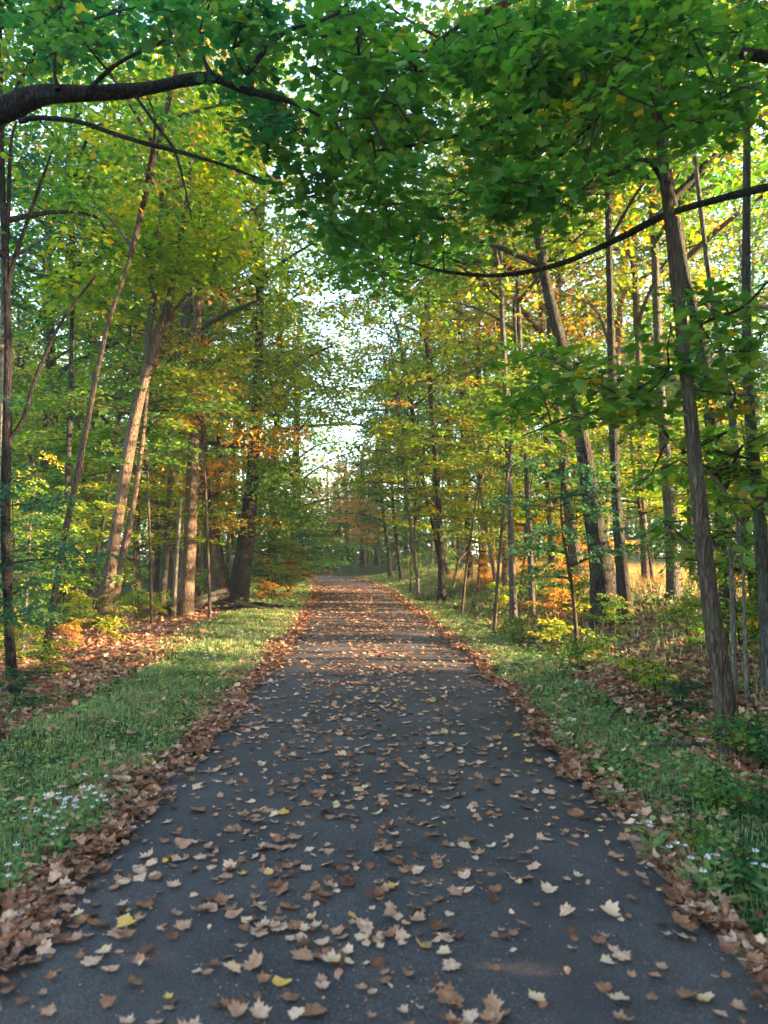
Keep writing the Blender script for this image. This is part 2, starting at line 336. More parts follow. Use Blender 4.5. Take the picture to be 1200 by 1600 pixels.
def put_crown(root, base, direction, kind, mat, scale, rot, barkm, limbs=True, zs=1.0):
    me, lm, Hc, Rc = KINDS[kind][rot % len(KINDS[kind])]
    q = Vector(direction).to_track_quat('Z', 'Y').to_matrix() @ Matrix.Rotation(rot * 1.37, 3, 'Z')
    Mx = Matrix.Translation(Vector(base)) @ q.to_4x4() @ Matrix.Diagonal((scale, scale, scale * zs, 1))
    o = place('crown', me, root); o.matrix_local = Mx
    o.material_slots[0].link = 'OBJECT'; o.material_slots[0].material = M[mat]
    if limbs:
        for lmsh in lm:
            l = place('limb' if lmsh.name.startswith('limb') else 'leader', lmsh, root); l.matrix_local = Mx
            l.material_slots[0].link = 'OBJECT'; l.material_slots[0].material = B[barkm]
    return o
TREES = []
def tree(pts, D, w, label, barkm='brown', kind='canopy', mat='green', cs=1.0, top=None, cb=None, flare=1.0, rot=None, name='tree', cat='tree', group=None, cull=None, zs=1.0, extra=None, D2=None):
    """pts: photograph points from foot to top; w: trunk widths there in pixels; D: distance of the trunk"""
    D2 = D2 or D; k = len(pts); rot = len(TREES) if rot is None else rot
    W = [at(px, py, D + (D2 - D) * i / max(1, k - 1)) for i, (px, py) in enumerate(pts)]
    rad = [wi / 2 * D / F for wi in w]
    gx, gy = W[0][0], W[0][1]; gz = float(H(gx, gy)); base = np.array((gx, gy, gz - .12))
    if W[0][2] > gz + .35: W = [base] + W; rad = [rad[0] * 1.15] + rad
    else: W[0] = base
    d = norm(W[-1] - W[-2]); topz = top or 9.0
    d = norm(d + np.array((0, 0, .6)))
    if W[-1][2] < topz:
        W.append(W[-1] + d * (topz - W[-1][2]) / d[2]); rad = rad + [rad[-1] * .7]
    W = np.array(W); rad = np.array(rad)
    root = thing(name, base + (0, 0, .12), label, cat, group); o0 = np.array(root.location)
    mb = MB(); P = W - o0
    n = max(10, int((W[-1][2] - W[0][2]) * 3.5)); fine = rad[0] > .05
    L = np.concatenate([[0], np.cumsum(np.linalg.norm(np.diff(P, axis=0), axis=1))]); s = np.linspace(0, L[-1], n)
    C = np.stack([np.interp(s, L, P[:, j]) for j in range(3)], 1)
    ker = np.array([1, 2, 3, 2, 1.]) / 9
    C[2:-2] = np.stack([np.convolve(C[:, j], ker, 'valid') for j in range(3)], 1)
    r = np.interp(s, L, rad) * (1 + .55 * flare * np.exp(-s / (rad[0] * 3.2 + .02)))
    tube(mb, C, r, 12 if fine else 7, n, rough=.05 if fine else .08)
    if flare >= 1 and rad[0] > .1 or rad[0] > .35:                         # root buttresses
        for a in np.linspace(0, 6.28, 6)[:-1] + rng.random():
            e = np.array((math.cos(a), math.sin(a), 0)); q = P[0] + (0, 0, .12)
            tube(mb, [q + e * rad[0] * .5 + (0, 0, rad[0] * 2.4), q + e * rad[0] * 1.2 + (0, 0, rad[0] * .5), q + e * rad[0] * 2.4 - (0, 0, .05)], [rad[0] * .3, rad[0] * .42, rad[0] * .12], 6, 8)
    mb.build('trunk', B[barkm], root)
    if kind:
        cb_ = cb if cb is not None else (topz - gz) * .62
        i = int(np.argmin(np.abs(C[:, 2] - cb_))); put_crown(root, C[i], norm(C[-1] - C[i] + (0, 0, 1e-3)) if i < n - 1 else d, kind, mat, cs, rot, barkm, zs=zs)
    TREES.append((root, C + o0)); return root
def part_limb(root, pts, D, w, barkm, D2=None, name='limb', sides=8):
    D2 = D2 or D; W = np.array([at(x, y, D + (D2 - D) * i / (len(pts) - 1)) for i, (x, y) in enumerate(pts)]) - np.array(root.location)
    mb = MB(); C = tube(mb, W, [wi / 2 * D / F for wi in w], sides, len(pts) * 6, rough=.07); mb.build(name, B[barkm], root); return C
def part_foliage(root, regs, anchors, mat, size=.1, per=60, srad=.36, tpl=LOB, tint=None, name='crown'):
    """regs: (px, py, rx, ry, D0, D1, count) clouds of sprays of this tree, each twig joined to the nearest limb point"""
    C = []
    for px, py, rx, ry, D0, D1, cnt in regs:
        for _ in range(cnt):
            a = rng.uniform(0, 6.283); q = math.sqrt(rng.random()); C.append(at(px + rx * q * math.cos(a), py + ry * q * math.sin(a), rng.uniform(D0, D1)))
    C = np.array(C) - np.array(root.location); An = np.vstack(anchors)
    # grow twigs: each spray joins the nearest already joined point
    joined = [tuple(p) for p in An]; order = np.argsort([np.min(np.linalg.norm(An - c, axis=1)) for c in C]); mb = MB(); S = []; E = []
    J = np.array(joined)
    for i in order:
        k = np.argmin(np.linalg.norm(J - C[i], axis=1)); S.append(J[k]); E.append(C[i]); J = np.vstack([J, C[i]])
    bars(mb, np.array(S), np.array(E), .010, .005)
    sprays(mb, C, srad * rng.uniform(.7, 1.3, len(C)), per, size, tpl=tpl, tintc=None if tint is None else np.clip(rng.normal(tint, .2, len(C)), 0, 1))
    return mb.build(name, [M[mat], M['twig']], root)

# ------------------------------------------------------------------ trees, left wood
T = tree
# left wood, named from the photograph
T([(20, 1050), (8, 860), (10, 700), (14, 560), (9, 400), (5, 300)], 9.2, [15, 14, 14, 13, 9, 6], 'dark slender tree at the far left edge, forking upwards above the leafy bank', 'black', 'narrow', 'green', .7, 8.5, 5.2, group=None)
t0, C0 = TREES[-1]
part_limb(t0, [(12, 690), (36, 655), (56, 590), (95, 505), (150, 430)], 9.2, [8, 7, 6, 5, 3], 'black')
part_limb(t0, [(10, 470), (20, 415), (48, 330), (82, 235)], 9.2, [8, 7, 6, 3], 'black')
part_limb(t0, [(8, 420), (12, 350), (17, 230), (25, 190)], 9.2, [8, 7, 5, 3], 'black')
T([(68, 1028), (85, 930), (100, 840), (122, 735), (150, 590), (168, 500), (200, 420)], 11.2, [13, 11, 10, 9, 8, 7, 5], 'thin tree leaning right, foot in weeds at the left edge of the litter', 'brown', 'narrow', 'green', .75, 10, 6)
T([(156, 985), (170, 900), (186, 800), (205, 680), (220, 610), (236, 560)], 15, [25, 20, 18, 17, 16, 18], 'thick mossy tree leaning right with a sunlit broken fork high up', 'lit_brown', None, 'lime', 1, 5.6, flare=.6)
t3, C3 = TREES[-1]
c1 = part_limb(t3, [(236, 570), (246, 525), (262, 480), (272, 420), (290, 330), (300, 240)], 15, [19, 16, 12, 11, 9, 6], 'brown')
c2 = part_limb(t3, [(234, 572), (232, 520), (238, 470), (232, 400), (215, 300), (205, 200)], 15, [14, 12, 11, 9, 8, 5], 'grey')
c3 = part_limb(t3, [(246, 530), (266, 500), (285, 470), (330, 440)], 15, [9, 8, 7, 4], 'brown')
part_foliage(t3, [(250, 260, 130, 170, 13, 18, 120), (180, 420, 90, 80, 13.5, 17, 40), (330, 400, 60, 60, 14, 17, 30)], [c1, c2, c3], 'lime', .14, 60, .6, RH)
T([(166, 978), (180, 930), (196, 850), (212, 770), (222, 700), (228, 640)], 15.6, [14, 13, 12, 9, 7, 5], 'thinner trunk leaning right close behind the thick mossy tree', 'lit_brown', 'narrow', 'lime', .8, 12, 7, flare=.6)
T([(288, 960), (295, 880), (299, 790), (302, 680), (305, 590), (308, 500), (312, 380)], 18.5, [25, 20, 18, 17, 15, 13, 11], 'tall straight sunlit tree standing just left of the fallen log end', 'lit_brown', 'canopy', 'gold', .95, 17, 8.5, flare=.5)
ga = part_limb(TREES[-1][0], [(303, 660), (340, 640), (380, 620)], 18.5, [7, 5, 3], 'lit_brown', 18)
gb = part_limb(TREES[-1][0], [(301, 720), (270, 690), (240, 680)], 18.5, [6, 4, 3], 'lit_brown', 18)
part_foliage(TREES[-1][0], [(320, 640, 90, 60, 17, 19.5, 20), (270, 560, 60, 60, 17.5, 19.5, 10)], [ga, gb], 'gold', .11, 46, .42, RH, name='golden_foliage')
# twin tree: two trunks from one foot
tw = T([(370, 946), (381, 870), (390, 795), (398, 700), (403, 600), (406, 480)], 21.5, [34, 27, 23, 19, 16, 12], 'stout dark twin-trunked tree at the edge of the grass left of the path', 'dark', 'canopy', 'olive', 1.05, 17.5, 8, flare=.3)
c = part_limb(tw, [(352, 948), (344, 905), (335, 860), (326, 805), (318, 720), (314, 600), (312, 450)], 21.5, [36, 28, 23, 18, 13, 10, 5], 'brown', name='second_trunk', sides=12)
l1 = part_limb(tw, [(398, 700), (365, 695), (330, 705), (300, 725), (250, 750)], 21.3, [9, 7, 6, 5, 3], 'dark', 20)
l2 = part_limb(tw, [(392, 800), (350, 812), (318, 806), (290, 800)], 21.3, [8, 6, 5, 3], 'brown', 20)
l3 = part_limb(tw, [(395, 740), (430, 730), (462, 745), (490, 770)], 21.3, [8, 6, 5, 3], 'brown', 21)
l4 = part_limb(tw, [(400, 640), (440, 600), (480, 560), (520, 540)], 21.3, [8, 6, 5, 3], 'brown', 21)
part_foliage(tw, [(415, 730, 60, 45, 19.8, 22.5, 26), (450, 780, 50, 55, 20.5, 24, 40), (300, 800, 60, 14, 18.5, 21, 8), (460, 590, 80, 60, 19, 24, 60)], [l1, l2, l3, l4], 'green', .12, 56, .55, RH)
part_foliage(tw, [(490, 470, 80, 90, 20, 25, 40), (510, 600, 50, 60, 22, 25, 18), (400, 560, 70, 90, 19.8, 21.6, 34)], [l4, l1], 'lime', .13, 52, .55, RH, name='upper_foliage')
part_foliage(tw, [(370, 812, 80, 9, 19, 21.5, 7), (300, 735, 80, 22, 19, 21, 8), (430, 700, 60, 40, 20, 22, 14)], [l1, l2, l3, l4], 'gold', .12, 50, .5, RH, name='golden_foliage')
T([(271, 966), (274, 900), (279, 830), (281, 806)], 18.2, [7, 7, 6, 5], 'pale dead sapling with a stub on top, left of the tall straight sunlit tree', 'pale', None, top=2.9, flare=.3)
part_limb(TREES[-1][0], [(281, 806), (273, 803), (264, 803)], 18.2, [5, 4, 3], 'pale', name='stub')
T([(305, 958), (306, 870), (303, 800), (305, 700)], 24, [13, 12, 11, 9], 'dark trunk half hidden behind the tall straight sunlit tree', 'dark', 'narrow', 'olive', 1, 14, 8)
T([(268, 950), (270, 860), (268, 780)], 26, [16, 14, 12], 'reddish brown trunk seen between the thin pale dead sapling and the wood behind', 'brown', 'canopy', 'green', .95, 16, 7)
T([(103, 990), (104, 870), (105, 760), (110, 640), (112, 520)], 15.5, [10, 9, 8, 8, 6], 'slim dark upright tree behind the thin right-leaning tree', 'dark', 'narrow', 'green', .9, 12, 7)
T([(216, 955), (213, 850), (212, 760)], 24, [10, 9, 8], 'upright pinkish trunk in the gap right of the thick mossy tree', 'brown', 'narrow', 'green', 1, 13, 6.5)
T([(243, 956), (246, 850), (243, 740)], 26, [9, 8, 7], 'slim brown trunk between the pinkish upright trunk and the pale dead sapling', 'brown', 'narrow', 'olive', 1, 13, 7)
T([(128, 984), (145, 900), (165, 800), (178, 720)], 17, [6, 6, 5, 4], 'very thin dark stem leaning right, left of the thick mossy tree', 'dark', 'under', 'green', .9, 6.5, 3.4, flare=.4)
T([(66, 978), (63, 940), (58, 880), (50, 800)], 20, [6, 6, 5, 4], 'short pale sunlit stem deep in the left wood', 'pale', 'under', 'lime', 1, 6, 3, flare=.4)
T([(35, 1030), (38, 985), (42, 930)], 12, [6, 5, 4], 'thin pale sapling near the left edge with a flat tuft of light green leaves', 'pale', 'under', 'lime', .42, 2.4, .9, flare=.3)
T([(152, 960), (149, 860), (146, 760)], 22, [7, 6, 5], 'thin upright trunk deep in the left wood behind the thick mossy tree', 'grey', 'narrow', 'green', 1, 12, 5.5)
T([(240, 750 + 200), (236, 800), (238, 650)], 32, [9, 8, 7], 'far upright trunk under the sunlit forked tree', 'grey', 'canopy', 'green', 1, 15, 6)
T([(2, 1010), (3, 930), (2, 860)], 14, [7, 6, 5], 'pale stem cut by the left edge of the photo, behind the dark slender tree', 'pale', 'narrow', 'teal', .8, 9, 5)
T([(326, 950), (322, 880), (320, 800)], 30, [9, 8, 7], 'slim trunk seen through the gap left of the twin-trunked tree', 'brown', 'canopy', 'olive', 1, 15, 7)
T([(358, 940), (362, 880), (357, 830), (354, 780)], 25, [7, 6, 6, 5], 'thin pale trunk seen between the two trunks of the stout twin tree', 'pale', 'narrow', 'gold', 1, 12, 6)
T([(412, 930), (420, 880), (425, 800)], 30, [9, 8, 7], 'shaded trunk right of the stout twin-trunked tree', 'dark', 'canopy', 'green', 1.1, 16, 5.5)
T([(470, 905), (472, 870), (468, 800)], 44, [9, 8, 7], 'dark far tree overhanging the left side of the bend in the path', 'dark', 'canopy', 'deep', 1.15, 15, 4)
T([(452, 912), (455, 870), (458, 800)], 37, [9, 8, 7], 'bushy green tree leaning its foliage over the grass before the bend', 'dark', 'canopy', 'green', 1.0, 14, 3.6)
# right wood
T([(1146, 1172), (1128, 1060), (1110, 960), (1100, 870), (1092, 780), (1084, 690), (1072, 580), (1058, 440), (1040, 290), (1030, 200)], 5.45, [40, 29, 26, 24, 23, 22, 21, 19, 17, 13], 'nearest tree on the right bank, tall bare trunk leaning left, leaves at its foot', 'brown', None, 'green', 1, 6.2, flare=.35)
r1, CR1 = TREES[-1]
a1 = part_limb(r1, [(1040, 290), (1010, 250), (960, 270), (900, 300)], 5.75, [9, 7, 5, 3], 'dark', 5.2)
a2 = part_limb(r1, [(1070, 575), (1010, 600), (940, 640), (880, 655), (820, 680)], 5.75, [7, 6, 5, 4, 2], 'dark', 6.3)
a3 = part_limb(r1, [(1066, 520), (1110, 500), (1160, 480), (1200, 440)], 5.75, [7, 5, 4, 3], 'dark', 5.2)
part_foliage(r1, [(1000, 610, 110, 50, 5.3, 7, 13), (850, 600, 80, 60, 6.2, 8, 16), (1120, 500, 80, 70, 5, 6.5, 10)], [a1, a2, a3], 'green', .10, 42, .3)
part_foliage(r1, [(1090, 620, 90, 30, 5.2, 6.2, 4), (960, 590, 60, 30, 6, 7, 4)], [a1, a2, a3], 'olive', .10, 34, .26, name='orange_foliage')
T([(1203, 1080), (1197, 960), (1192, 850), (1180, 740), (1169, 640), (1166, 520), (1166, 380), (1168, 240), (1166, 100)], 6.9, [24, 21, 19, 17, 16, 14, 13, 12, 9], 'slim grey tree nearly cut by the right edge of the photo', 'grey', 'narrow', 'green', .6, 8.5, 6.6, flare=.3)
T([(1149, 1075), (1145, 960), (1143, 880), (1141, 825)], 7.0, [9, 8, 7, 6], 'thin pale dead pole just right of the nearest right-hand tree', 'pale', None, top=1.8, flare=.2)
T([(1168, 1105), (1166, 1040), (1163, 960), (1160, 860)], 6.7, [8, 7, 6, 5], 'thinnest pale sapling between the pale pole and the right edge of the photo', 'pale', 'sprig', 'green', 1.6, 2.2, 1.3, flare=.2)
T([(946, 925), (936, 860), (925, 790), (912, 700), (898, 620), (880, 550), (862, 480), (850, 430)], 13, [40, 31, 28, 24, 21, 18, 16, 14], 'thick dark tree leaning left behind the blue-green leaves on the right bank', 'dark', 'canopy', 'olive', .85, 11.5, 6.2, flare=.5)
T([(976, 935), (969, 860), (962, 780), (959, 680), (956, 580), (953, 450)], 12.6, [19, 17, 16, 15, 13, 11], 'straight dark tree standing just right of the thick left-leaning dark tree', 'dark', 'narrow', 'olive', .9, 11, 6.5)
T([(905, 918), (896, 850), (884, 770), (876, 690), (866, 600)], 16.5, [22, 17, 15, 14, 11], 'mid-brown tree leaning left, in front of the orange glow on the right', 'brown', 'canopy', 'green', .85, 13, 6.8)
T([(803, 955), (800, 880), (797, 780), (792, 650), (787, 540), (783, 450)], 15.5, [12, 11, 10, 10, 9, 7], 'left one of a thin pair of slim straight trees edging the right bank', 'grey', 'narrow', 'olive', .85, 11.5, 6.8, flare=.3)
lx_ = part_limb(TREES[-1][0], [(784, 470), (740, 430), (660, 380), (590, 350), (520, 330)], 15.5, [6, 6, 5, 4, 2], 'dark', 14.5)
part_foliage(TREES[-1][0], [(560, 340, 110, 110, 12.5, 17, 62), (640, 430, 70, 60, 14, 17, 22)], [lx_], 'green', .12, 50, .48, RH, name='reaching_foliage')
part_limb(TREES[-1][0], [(794, 690), (802, 600), (806, 540), (803, 480), (812, 450)], 15.5, [5, 5, 5, 4, 3], 'dark')
T([(833, 950), (829, 880), (825, 790), (821, 700), (815, 600)], 16, [10, 9, 9, 8, 7], 'right one of a thin pair of slim straight trees edging the right bank', 'grey', 'narrow', 'lime', .85, 11, 6.2, flare=.3)
T([(1052, 930), (1050, 860), (1045, 770), (1037, 680), (1030, 590), (1026, 480)], 13.5, [20, 18, 17, 16, 14, 12], 'grey-brown tree showing between the nearest right tree and the straight dark tree', 'grey', 'narrow', 'green', 1.0, 11.5, 6.5)
T([(1140, 960), (1130, 800), (1116, 690), (1103, 580), (1088, 500), (1070, 430)], 10.5, [24, 22, 21, 20, 18, 15], 'dark trunk leaning left behind the upper part of the nearest right tree', 'dark', 'canopy', 'green', .7, 9.8, 6)
T([(1185, 980), (1165, 800), (1150, 700), (1140, 620), (1125, 540), (1108, 440)], 9, [14, 13, 12, 11, 10, 8], 'thin grey tree leaning left near the right edge, behind the slim grey tree', 'grey', 'narrow', 'olive', .75, 9, 6)
T([(790, 930), (789, 860), (786, 780)], 22, [12, 10, 9], 'sunlit upright trunk left of the thin pair on the right side', 'lit_brown', 'canopy', 'olive', .95, 15, 7)
T([(780, 935), (770, 880), (760, 830), (752, 780)], 21, [7, 6, 6, 5], 'thin sunlit stem leaning left on the right side', 'pale', 'under', 'lime', 1.1, 7, 3.6, flare=.3)
T([(735, 912), (731, 830), (727, 750)], 28, [9, 8, 8], 'upright dark trunk above the bent pale dead branch', 'dark', 'canopy', 'lime', 1, 14, 5.8)
T([(757, 908), (754, 850), (752, 790)], 26, [13, 11, 9], 'sunlit orange-brown trunk right of the bent pale dead branch', 'lit_brown', 'narrow', 'olive', 1.1, 13, 6)
T([(868, 925), (862, 850), (858, 780)], 20, [13, 11, 10], 'brown trunk standing in the orange glow of the right wood', 'brown', 'canopy', 'gold', .85, 13, 6.2)
T([(654, 918), (648, 865), (640, 810), (634, 760)], 26, [6, 6, 5, 4], 'thin tree with a sunlit foot at the grass edge right of the path bend', 'pale', 'under', 'lime', 1.25, 8, 3.9, flare=.3)
T([(690, 900), (686, 800), (680, 700), (672, 600)], 24, [10, 9, 8, 7], 'tall slim tree whose olive crown closes the right side of the sky gap', 'dark', 'canopy', 'olive', .95, 13, 7.2)
T([(692, 908), (684, 850), (672, 800), (664, 770)], 30, [8, 7, 6, 6], 'thin dark tree leaning left behind the sunlit grass right of the path', 'dark', 'narrow', 'green', 1.1, 11, 4.6)
T([(702, 905), (690, 850), (684, 800)], 33, [6, 6, 5], 'second thin dark tree leaning left, just right of and behind the first', 'dark', 'narrow', 'green', 1.1, 11, 5)
T([(628, 905), (622, 860), (616, 810)], 38, [6, 6, 5], 'thin dark hazy trunk right of the end of the path', 'dark', 'narrow', 'teal', 1.0, 9, 3.5)
T([(610, 903), (607, 860), (600, 810)], 42, [6, 6, 5], 'slender hazy trunk nearest the path end on its right side', 'dark', 'narrow', 'teal', .9, 8, 3)
T([(722, 905), (716, 850), (712, 800)], 36, [6, 6, 5], 'slender shaded trunk left of the upright dark trunk in the right wood', 'grey', 'canopy', 'teal', 1, 13, 5)
T([(568, 905), (567, 850), (566, 790)], 58, [9, 8, 8], 'dark trunk closing the view beyond the bend', 'dark', 'canopy', 'gold', .95, 9, 2.2, zs=.75)
T([(545, 900), (543, 850), (541, 800)], 62, [8, 7, 7], 'tawny golden tree at the far end of the view', 'dark', 'canopy', 'gold', 1.0, 9, 2.2, zs=.75)
T([(524, 900), (526, 850), (524, 800)], 66, [8, 7, 7], 'golden tree left of the tawny tree at the end of the view', 'dark', 'canopy', 'gold', 1.0, 8, 2.5, zs=.75)
T([(590, 900), (588, 850), (587, 800)], 60, [8, 7, 7], 'green tree right of the golden trees beyond the bend', 'dark', 'canopy', 'olive', .9, 8, 2.5, zs=.75)
T([(1010, 930), (1006, 850), (1003, 760)], 18, [12, 11, 10], 'brown trunk right of the straight dark tree, deeper in the wood', 'brown', 'canopy', 'lime', .9, 12, 6)
T([(1085, 930), (1080, 820), (1076, 700)], 17, [12, 11, 10], 'upright trunk just left of the nearest right tree, deeper in the wood', 'grey', 'canopy', 'olive', .9, 12, 6)

# two trees standing outside the frame whose limbs hang into it
def offtree(x, y, h, r, label, barkm, kind=None, mat='deep', cs=1, lean=(0, 0)):
    b = onground(x, y); root = thing('tree', b, label, 'tree'); mb = MB()
    tube(mb, [(0, 0, -.15), (lean[0] * .1, lean[1] * .1, .5), (lean[0] * .5, lean[1] * .5, h * .5), (lean[0], lean[1], h)], [r * 1.5, r * 1.05, r * .8, r * .35], 14, int(h * 4), rough=.05)
    mb.build('trunk', B[barkm], root)
    if kind: put_crown(root, (lean[0] * .75, lean[1] * .75, h * .42), (lean[0], lean[1], h), kind, mat, cs, int(abs(x * 7 + y * 3)), barkm)
    TREES.append((root, np.array([b, b + (lean[0], lean[1], h)]))); return root
ol = offtree(-3.5, 5.0, 15, .2, 'dark tree beyond the left edge, its heavy bent limb reaching in at top left', 'black')
b1 = part_limb(ol, [(-210, 200), (-60, 195), (0, 174), (60, 150), (150, 146), (230, 138), (290, 126), (335, 122), (380, 140), (450, 158), (500, 180)], 5, [42, 40, 37, 34, 24, 21, 19, 17, 13, 9, 5], 'black', 5.2)
b2 = part_limb(ol, [(30, 190), (60, 184), (120, 190), (170, 206), (220, 222), (290, 240), (350, 258), (412, 282)], 5, [10, 8, 8, 7, 8, 7, 5, 3], 'black', 5)
b3 = part_limb(ol, [(385, 118), (400, 95), (430, 62), (455, 45), (490, 36), (530, 18), (560, -20)], 5.1, [8, 10, 9, 7, 5, 5, 4], 'black', 5.1)
b4 = part_limb(ol, [(140, 138), (170, 110), (200, 90), (260, 60), (300, 20)], 5, [7, 7, 6, 5, 3], 'black')
b5 = part_limb(ol, [(212, 150), (240, 190), (272, 235), (288, 290), (300, 345)], 5, [5, 5, 5, 3, 2], 'black')
b6 = part_limb(ol, [(90, 140), (85, 110), (86, 60), (60, 20)], 5, [10, 5, 4, 3], 'black')
b7 = part_limb(ol, [(330, 120), (318, 90), (312, 50), (330, 0)], 5, [12, 6, 4, 3], 'black')
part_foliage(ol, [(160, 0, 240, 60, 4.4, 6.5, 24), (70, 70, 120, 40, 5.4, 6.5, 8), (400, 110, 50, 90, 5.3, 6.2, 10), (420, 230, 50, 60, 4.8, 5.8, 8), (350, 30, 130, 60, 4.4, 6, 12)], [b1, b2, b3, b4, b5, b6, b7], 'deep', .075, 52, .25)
orr = offtree(4.3, 5.6, 16, .17, 'tree outside the right edge whose long thin limb dips left across the canopy', 'dark')
d1 = part_limb(orr, [(1480, 250), (1300, 275), (1200, 292), (1120, 312), (1040, 336), (960, 376), (870, 414), (780, 430), (700, 425), (640, 410)], 5.6, [20, 16, 14, 12, 12, 11, 9, 8, 6, 3], 'dark', 6.2)
d2 = part_limb(orr, [(1460, 60), (1250, 90), (1100, 80), (980, 110), (880, 150), (780, 190), (680, 220), (560, 240)], 5.4, [24, 20, 16, 13, 11, 8, 6, 4], 'black', 5.8)
d3 = part_limb(orr, [(1400, -60), (1200, -80), (1000, -60), (850, -20), (720, 40), (640, 100)], 5.4, [24, 20, 15, 12, 8, 4], 'black', 5.4)
d4 = part_limb(orr, [(980, 110), (920, 200), (850, 260), (800, 330)], 5.5, [7, 6, 5, 3], 'black', 6)
part_foliage(orr, [(740, 200, 230, 150, 4.6, 7, 84), (980, 100, 250, 110, 4.6, 6.5, 62), (550, 260, 90, 170, 5.2, 7.5, 26), (650, 390, 110, 60, 5.5, 8, 14), (1080, 60, 170, 90, 5, 8, 24), (1050, 230, 130, 60, 5.5, 8, 10), (760, 50, 330, 60, 4.8, 6.5, 14), (570, 40, 80, 60, 5, 7, 13)], [d1, d2, d3, d4], 'green', .085, 46, .29, tint=.3)
for i, (x, y, s, lab) in enumerate([(5.2, 2.1, 1.3, 'added shade bush on the right bank outside the picture, nearest the camera'), (5.9, 3.1, 1.4, 'added shade bush on the right bank outside the picture, slightly ahead of the camera'), (4.7, .9, 1.3, 'added shade bush on the right bank outside the picture, just behind the camera')]):
    g_ = thing('bush', onground(x, y), lab, 'bush', 'shade bushes added outside the frame on the right'); put_crown(g_, (0, 0, .05), (0, 0, 1), 'bush', 'green', s, i, 'brown')  # unseen low bushes, added to shade the near path
# trees added outside the frame on the right and behind that keep the near part of the path in shade
for i, (x, y, h, cs) in enumerate([(5.6, .6, 15, 1.0), (9.6, 5.4, 15, 1.0), (12.8, 5.9, 16, 1.0), (16.5, 3.2, 16, 1.1), (8.5, -1.2, 15, 1.0), (7.4, 4.0, 15, 1.0), (10.5, 2.6, 16, 1.0), (9.5, 6.2, 17, 1.1), (6, -2, 15, 1.1), (11, 0, 18, 1.15), (8.5, -6, 16, 1.1), (13.5, 4, 17, 1.15), (14.5, -4, 18, 1.15), (-6.5, 0, 16, .9), (-9, 6.5, 16, .9), (17, 1, 17, 1.2), (11, 7.6, 16, 1.05), (4.5, -7, 15, 1.1)]):
    where = ['beside the camera on the right', 'outermost of the two slightly ahead on the right', 'right wood nearly in line with the photo edge', 'far right slightly ahead of the camera', 'just deeper than the one beside the camera', 'slightly ahead of the camera on the right', 'a little deeper right of the camera', 'second from the nearest right bank', 'just behind the camera on the right', 'deeper right behind the camera', 'far behind the camera on the right', 'right wood level with the nearest bank tree', 'deepest behind the camera on the right', 'beside the camera on the left', 'left wood just outside the frame', 'farthest right of the camera', 'right wood before the dark trunks', 'close to the path behind the camera'][i]
    r = offtree(x, y, h, .16, 'added shade tree outside the picture, ' + where, 'brown', 'canopy', ['green', 'deep', 'olive'][i % 3], cs, (rng.normal(0, .5), rng.normal(0, .5)))
    put_crown(r, (0, 0, .5), (0, 0, 1), 'under', 'green', 1.45, i, 'brown')

# understorey trees: thin stems with flat layered sprays
def under(px, D, hpix, cs, mat, label, kind='under', barkm='brown', cb=.3, w=.03, group='understorey trees and bushes'):
    x = (px - 600) * D / F; b = onground(x, D); top = EYE + (865 - hpix) * D / F - b[2]
    name = 'understory_tree' if kind != 'bush' else 'bush'; root = thing(name, b, label, 'small tree' if kind != 'bush' else 'bush', group)
    me, lm, Hc, Rc = KINDS[kind][0]; zs = .62 if kind != 'bush' and D > 11.5 else 1; h0 = max(.15, top - Hc * cs * zs) if kind != 'bush' else .05
    mb = MB(); lx, ly = rng.normal(0, .12, 2) * h0
    tube(mb, [(0, 0, -.08), (lx * .4, ly * .4, h0 * .5), (lx, ly, h0 + .1)], [w * 1.3, w, w * .8], 6, 8); mb.build('stem' if kind == 'bush' else 'trunk', B[barkm], root)
    put_crown(root, (lx, ly, h0), (lx * .3, ly * .3, 1), kind, mat, cs, int(px + D), barkm, zs=zs); return root
